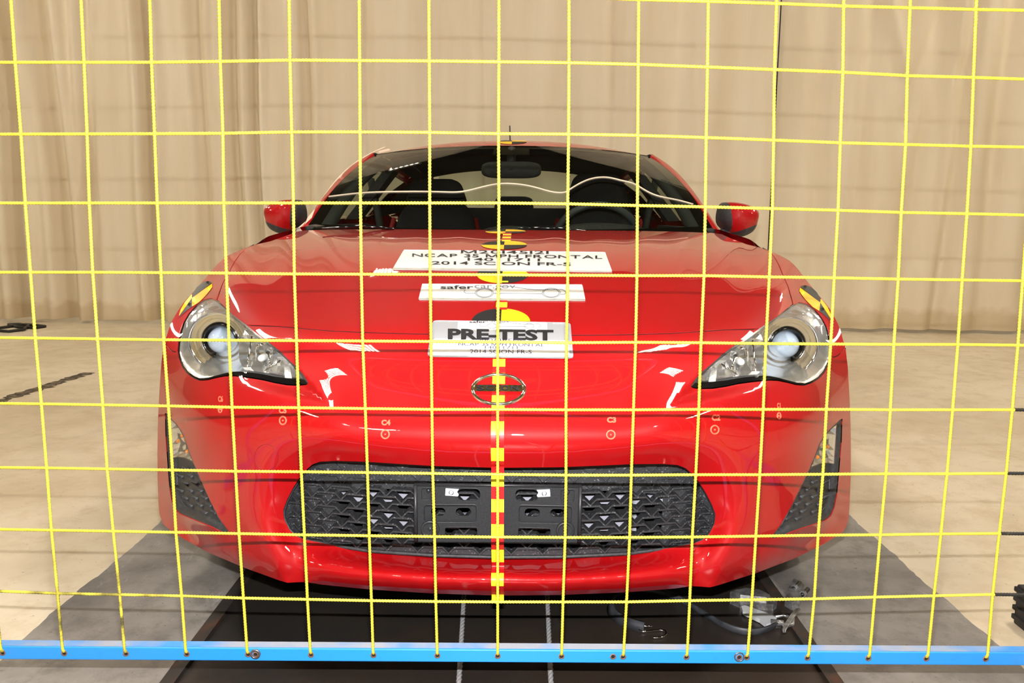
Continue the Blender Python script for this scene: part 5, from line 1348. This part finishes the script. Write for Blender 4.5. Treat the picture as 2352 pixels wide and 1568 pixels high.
# ---- crush point marks
for txt, tb, cc, rx, ry in (('C4', (876,964,897,977), (885,997), 9, 9.5), ('C3', (1394,958,1415,971), (1403,998), 9.5, 9.5), ('C2', (1634,952,1654,966), (1641.5,986.5), 9, 9.5), ('C5', (641,936,659,949), (650,965.5), 7.5, 9), ('C6', (501.5,909,513,923), (506,940), 4, 7), ('C1', (1784,925,1792,937), (1789,955), 4, 7)):
    mk_ = empty('crush_mark', (0, 0, 0), parent=car); mk_['label'] = 'hand-drawn salmon mark %s' % txt
    text_on(txt, [(tb[0],tb[1]),(tb[2],tb[1]),(tb[2],tb[3]),(tb[0],tb[3])], mk_, m_salm, .0008, .05, world=False)
    ribbon(wheel_ring(cc[0], cc[1], rx, ry), mk_, m_salm, .0004, .0017, closed=True, world=False, name='mark_circle')
    ribbon([(cc[0] - 1.5, cc[1]), (cc[0] + 1.5, cc[1])], mk_, m_salm, .0004, .0019, world=False, name='mark_dot')
ribbon(wheel_ring(612, 1050, 27, 30), car, mat('dark red seam', (.20, .004, .006), .5), -.0002, .0007, closed=True, world=False, name='tow_cover_seam')

# ------------------------------------------------------------------ white wire over the windscreen
m_wire = mat('white wire', srgb(240, 222, 196), 0.5)
ws_bvh = BVHTree.FromPolygons([tuple(v) for v in WS.reshape(-1, 3)], [(i*41+j, i*41+j+1, (i+1)*41+j+1, (i+1)*41+j) for i in range(24) for j in range(40)])
def on_screen(px, py, off=.004):
    d = to_car(ray(px, py), False); d /= np.linalg.norm(d); l, n, _, _ = ws_bvh.ray_cast(Vector(CC), Vector(d))
    return None if l is None else np.array(l) - d*off
wp = [(740,455),(752,452),(800,446),(870,441),(985,440),(1050,441),(1090,434),(1130,424.5),(1170,421.5),(1220,428),(1265,440),(1295,442),(1310,434),(1340,417),(1370,408),(1400,408),(1430,415),(1460,424),(1500,446),(1550,458),(1592,469)]
tt = np.linspace(0, len(wp)-1, 110); wx_ = csp(tt, np.arange(len(wp)), [p[0] for p in wp]); wy_ = csp(tt, np.arange(len(wp)), [p[1] for p in wp])
pts = [on_screen(a, b) for a, b in zip(wx_, wy_)]; pts = np.array([p for p in pts if p is not None])
MBw = MB().tube(to_world(pts), .0032, 8); MBw.build('white_wire', m_wire, smooth=True, label='white wire lying in waves across the windscreen', cat='wire')
pw = [(682,527,1.52),(700,512,1.56),(715,498,1.62),(722,484,1.66),(748,446,1.80),(776,410,1.93),(803,384,2.02),(828,366,2.09),(860,348.5,2.155),(885,338,2.20)]
P = np.array([c_at_y(*p) for p in pw]); P = np.stack([csp(np.linspace(0, 9, 60), np.arange(10), P[:, k]) for k in range(3)], -1)
pwr = empty('taped_wire', to_world(P[0]).tolist(), 'white wire taped up along the left windscreen pillar', 'wire')
mbp = MB().tube(to_world(P) - np.array(pwr.location), .0030, 8); mbp.build('wire', m_wire, pwr, True)
for a, b, c, d in (((700,515),(716,500),(724,478),(706,500)), ((672,526),(688,522),(694,530),(676,534)), ((868,347),(893,341),(897,345),(872,351)), ((770,418),(782,402),(790,396),(776,416))):
    y_ = np.interp(a[0], [p[0] for p in pw], [p[2] for p in pw]) - .012; V = to_world(np.array([c_at_y(*p, y_) for p in (a, b, c, d)])) - np.array(pwr.location)
    V = np.vstack([V, V + [0, .0015, 0]]); obj('tape_patch', V, [(0,1,2,3),(7,6,5,4),(0,4,5,1),(1,5,6,2),(2,6,7,3),(3,7,4,0)], m_wire, pwr)

# ------------------------------------------------------------------ things on the floor
m_cable = mat('grey wire rope', srgb(168, 168, 170), 0.45, metal=0.15)
PZ = -0.004
def tow_cable(px0, py0, px1, py1, label):
    a, b = w_at_z(px0, py0, PZ), w_at_z(px1, py1, PZ); d = (b - a)/(b - a)[1]
    P = np.array([a + d*(-1.2 - a[1]), a + d*(3.2 - a[1])]) + [0, 0, .0062]
    V, Fc = rope_mesh(P, r=.0056, pitch=.05, nseg=10, nv=12); obj('tow_cable', V, Fc, m_cable, None, True, label=label, cat='cable', group='tow cables along the track')
tow_cable(1062, 1440, 1055, 1560, 'grey twisted steel tow cable, left of the pair on the black track')
tow_cable(1260, 1440, 1265, 1560, 'grey twisted steel tow cable, right of the pair on the black track')
# rubber strap with hook
m_rub = mat('black rubber strap', srgb(40, 42, 46), 0.5, noise=30, noise_col=srgb(66, 68, 74))
sp_ = [(1775,1443),(1740,1456),(1690,1452),(1640,1428),(1590,1397),(1540,1372),(1480,1362),(1430,1367),(1401,1384),(1398,1408),(1412,1426),(1440,1441),(1476,1452)]
P = np.array([w_at_z(a, b, PZ) for a, b in sp_]); P = np.stack([csp(np.linspace(0, 12, 80), np.arange(13), P[:, k]) for k in range(3)], -1)
T_ = np.gradient(P, axis=0); T_ /= np.linalg.norm(T_, axis=1)[:, None]; Nn = np.stack([-T_[:, 1], T_[:, 0], 0*T_[:, 0]], -1)
strap = empty('rubber_strap', (float(P[40][0]), float(P[40][1]), PZ), 'black rubber tie-down strap with a wire hook lying on the track', 'strap')
o_ = np.array(strap.location); hw, hz = .0035, .020
tilt = .55
G = np.stack([P + Nn*hw, P - Nn*hw, P - Nn*(hw - hz*tilt) + [0, 0, hz], P + Nn*(hw + hz*tilt) + [0, 0, hz], P + Nn*hw]) - o_ + [0, 0, .0005]
MB().grid(G).build('strap_band', m_rub, strap, True)
hk = [(1466,1448),(1476,1453),(1495,1452),(1518,1450),(1529,1454),(1528,1462),(1515,1467),(1500,1467)]
H = np.array([w_at_z(a, b, PZ) for a, b in hk]) + [0, 0, .004]; H = np.stack([csp(np.linspace(0, 7, 40), np.arange(8), H[:, k]) for k in range(3)], -1) - o_
MB().tube(H, .0026, 8).build('wire_hook', m_chrome, strap, True)
H2 = np.array([w_at_z(1466, 1441, PZ), w_at_z(1497, 1444, PZ)]) + [0, 0, .006] - o_; MB().tube(H2, .0026, 8).build('wire_hook', m_chrome, strap, True)
# cable grip and clamp
m_zinc = mat('worn zinc', srgb(196, 196, 198), 0.32, metal=0.75, noise=60, noise_col=srgb(120, 118, 116))
g0 = w_at_z(1760, 1425, PZ); grip = empty('cable_grip', g0.tolist(), 'shiny zinc cable grip with wire loops and a two-bolt clamp', 'cable clamp')
def gp(px, py, z=.0): return w_at_z(px, py, PZ + z) - g0
def bar_px(name, pts, r_, m, z=.012, n=8): return MB().tube([gp(a, b, z) for a, b in pts], r_, n).build(name, m, grip, True)
def plate_px(name, pts, z0, z1, m):
    A = np.array([gp(a, b, z0) for a, b in pts]); B = A + [0, 0, z1 - z0]; n = len(A)
    return obj(name, np.vstack([A, B]), [tuple(range(n))[::-1], tuple(range(n, 2*n))] + [(i, (i+1) % n, (i+1) % n + n, i + n) for i in range(n)], m, grip)
plate_px('jaw', [(1676,1372),(1692,1366),(1730,1368),(1740,1376),(1765,1378),(1784,1396),(1776,1402),(1700,1396),(1676,1386)], .0, .016, m_zinc)
plate_px('jaw', [(1690,1362),(1712,1356),(1745,1360),(1768,1372),(1760,1378),(1700,1372)], .016, .024, m_zinc)
plate_px('lever', [(1702,1400),(1710,1398),(1762,1416),(1784,1424),(1780,1438),(1760,1442),(1745,1430),(1706,1412)], .002, .012, mat('pale grey lever', srgb(196, 198, 200), .4))
bar_px('shackle_pin', [(1770,1428),(1800,1432)], .008, m_zinc)
bar_px('shackle_arm', [(1780,1416),(1800,1412),(1822,1420),(1820,1434),(1798,1438)], .005, m_zinc)
for k in range(4):
    bar_px('wire_strand', [(1830 + k*2, 1398), (1818 + k*3, 1410), (1806 + k*3, 1428), (1798 + k*2, 1446), (1800 + k, 1452)], .0022, m_zinc, .018, 6)
bar_px('wire_strand', [(1834,1408),(1818,1420),(1800,1434)], .0024, m_zinc, .012, 6)
cl0 = gp(1818, 1378, .0)
plate_px('clamp_block', [(1802,1392),(1812,1362),(1822,1346),(1846,1358),(1842,1376),(1836,1396),(1818,1402)], .004, .026, m_zinc)
for a, b in (((1822,1352),(1838,1338)), ((1842,1366),(1856,1352))):
    st_ = bar_px('stud', [a, b], .0052, mat('dark threaded stud', srgb(60,62,64), .35, metal=.8), .024)
    A, B = gp(*a, .024), gp(*b, .024); d = (B - A)/np.linalg.norm(B - A); MB().tube([A + d*.004, A + d*.013], .0092, 6).build('nut', m_zinc, st_)
# black ribbed block at the right edge
bk = w_at_z(2331, 1385, .05); bx0, by0 = bk[0], bk[1] - .18
blk = empty('rubber_block', (bx0 + .09, by0 + .09, 0), 'black ribbed rubber block standing at the right edge', 'block')
m_blk = mat('black ribbed rubber', srgb(26, 25, 24), 0.7, noise=50, noise_col=srgb(40, 38, 36))
MB().box((-.09, -.09, 0), (.09, .09, .10), bev=.004).build('body', m_blk, blk)
for k in range(4): MB().box((-.094, -.094, .012 + k*.023), (.094, .094, .024 + k*.023), bev=.002).build('rib', m_blk, blk)
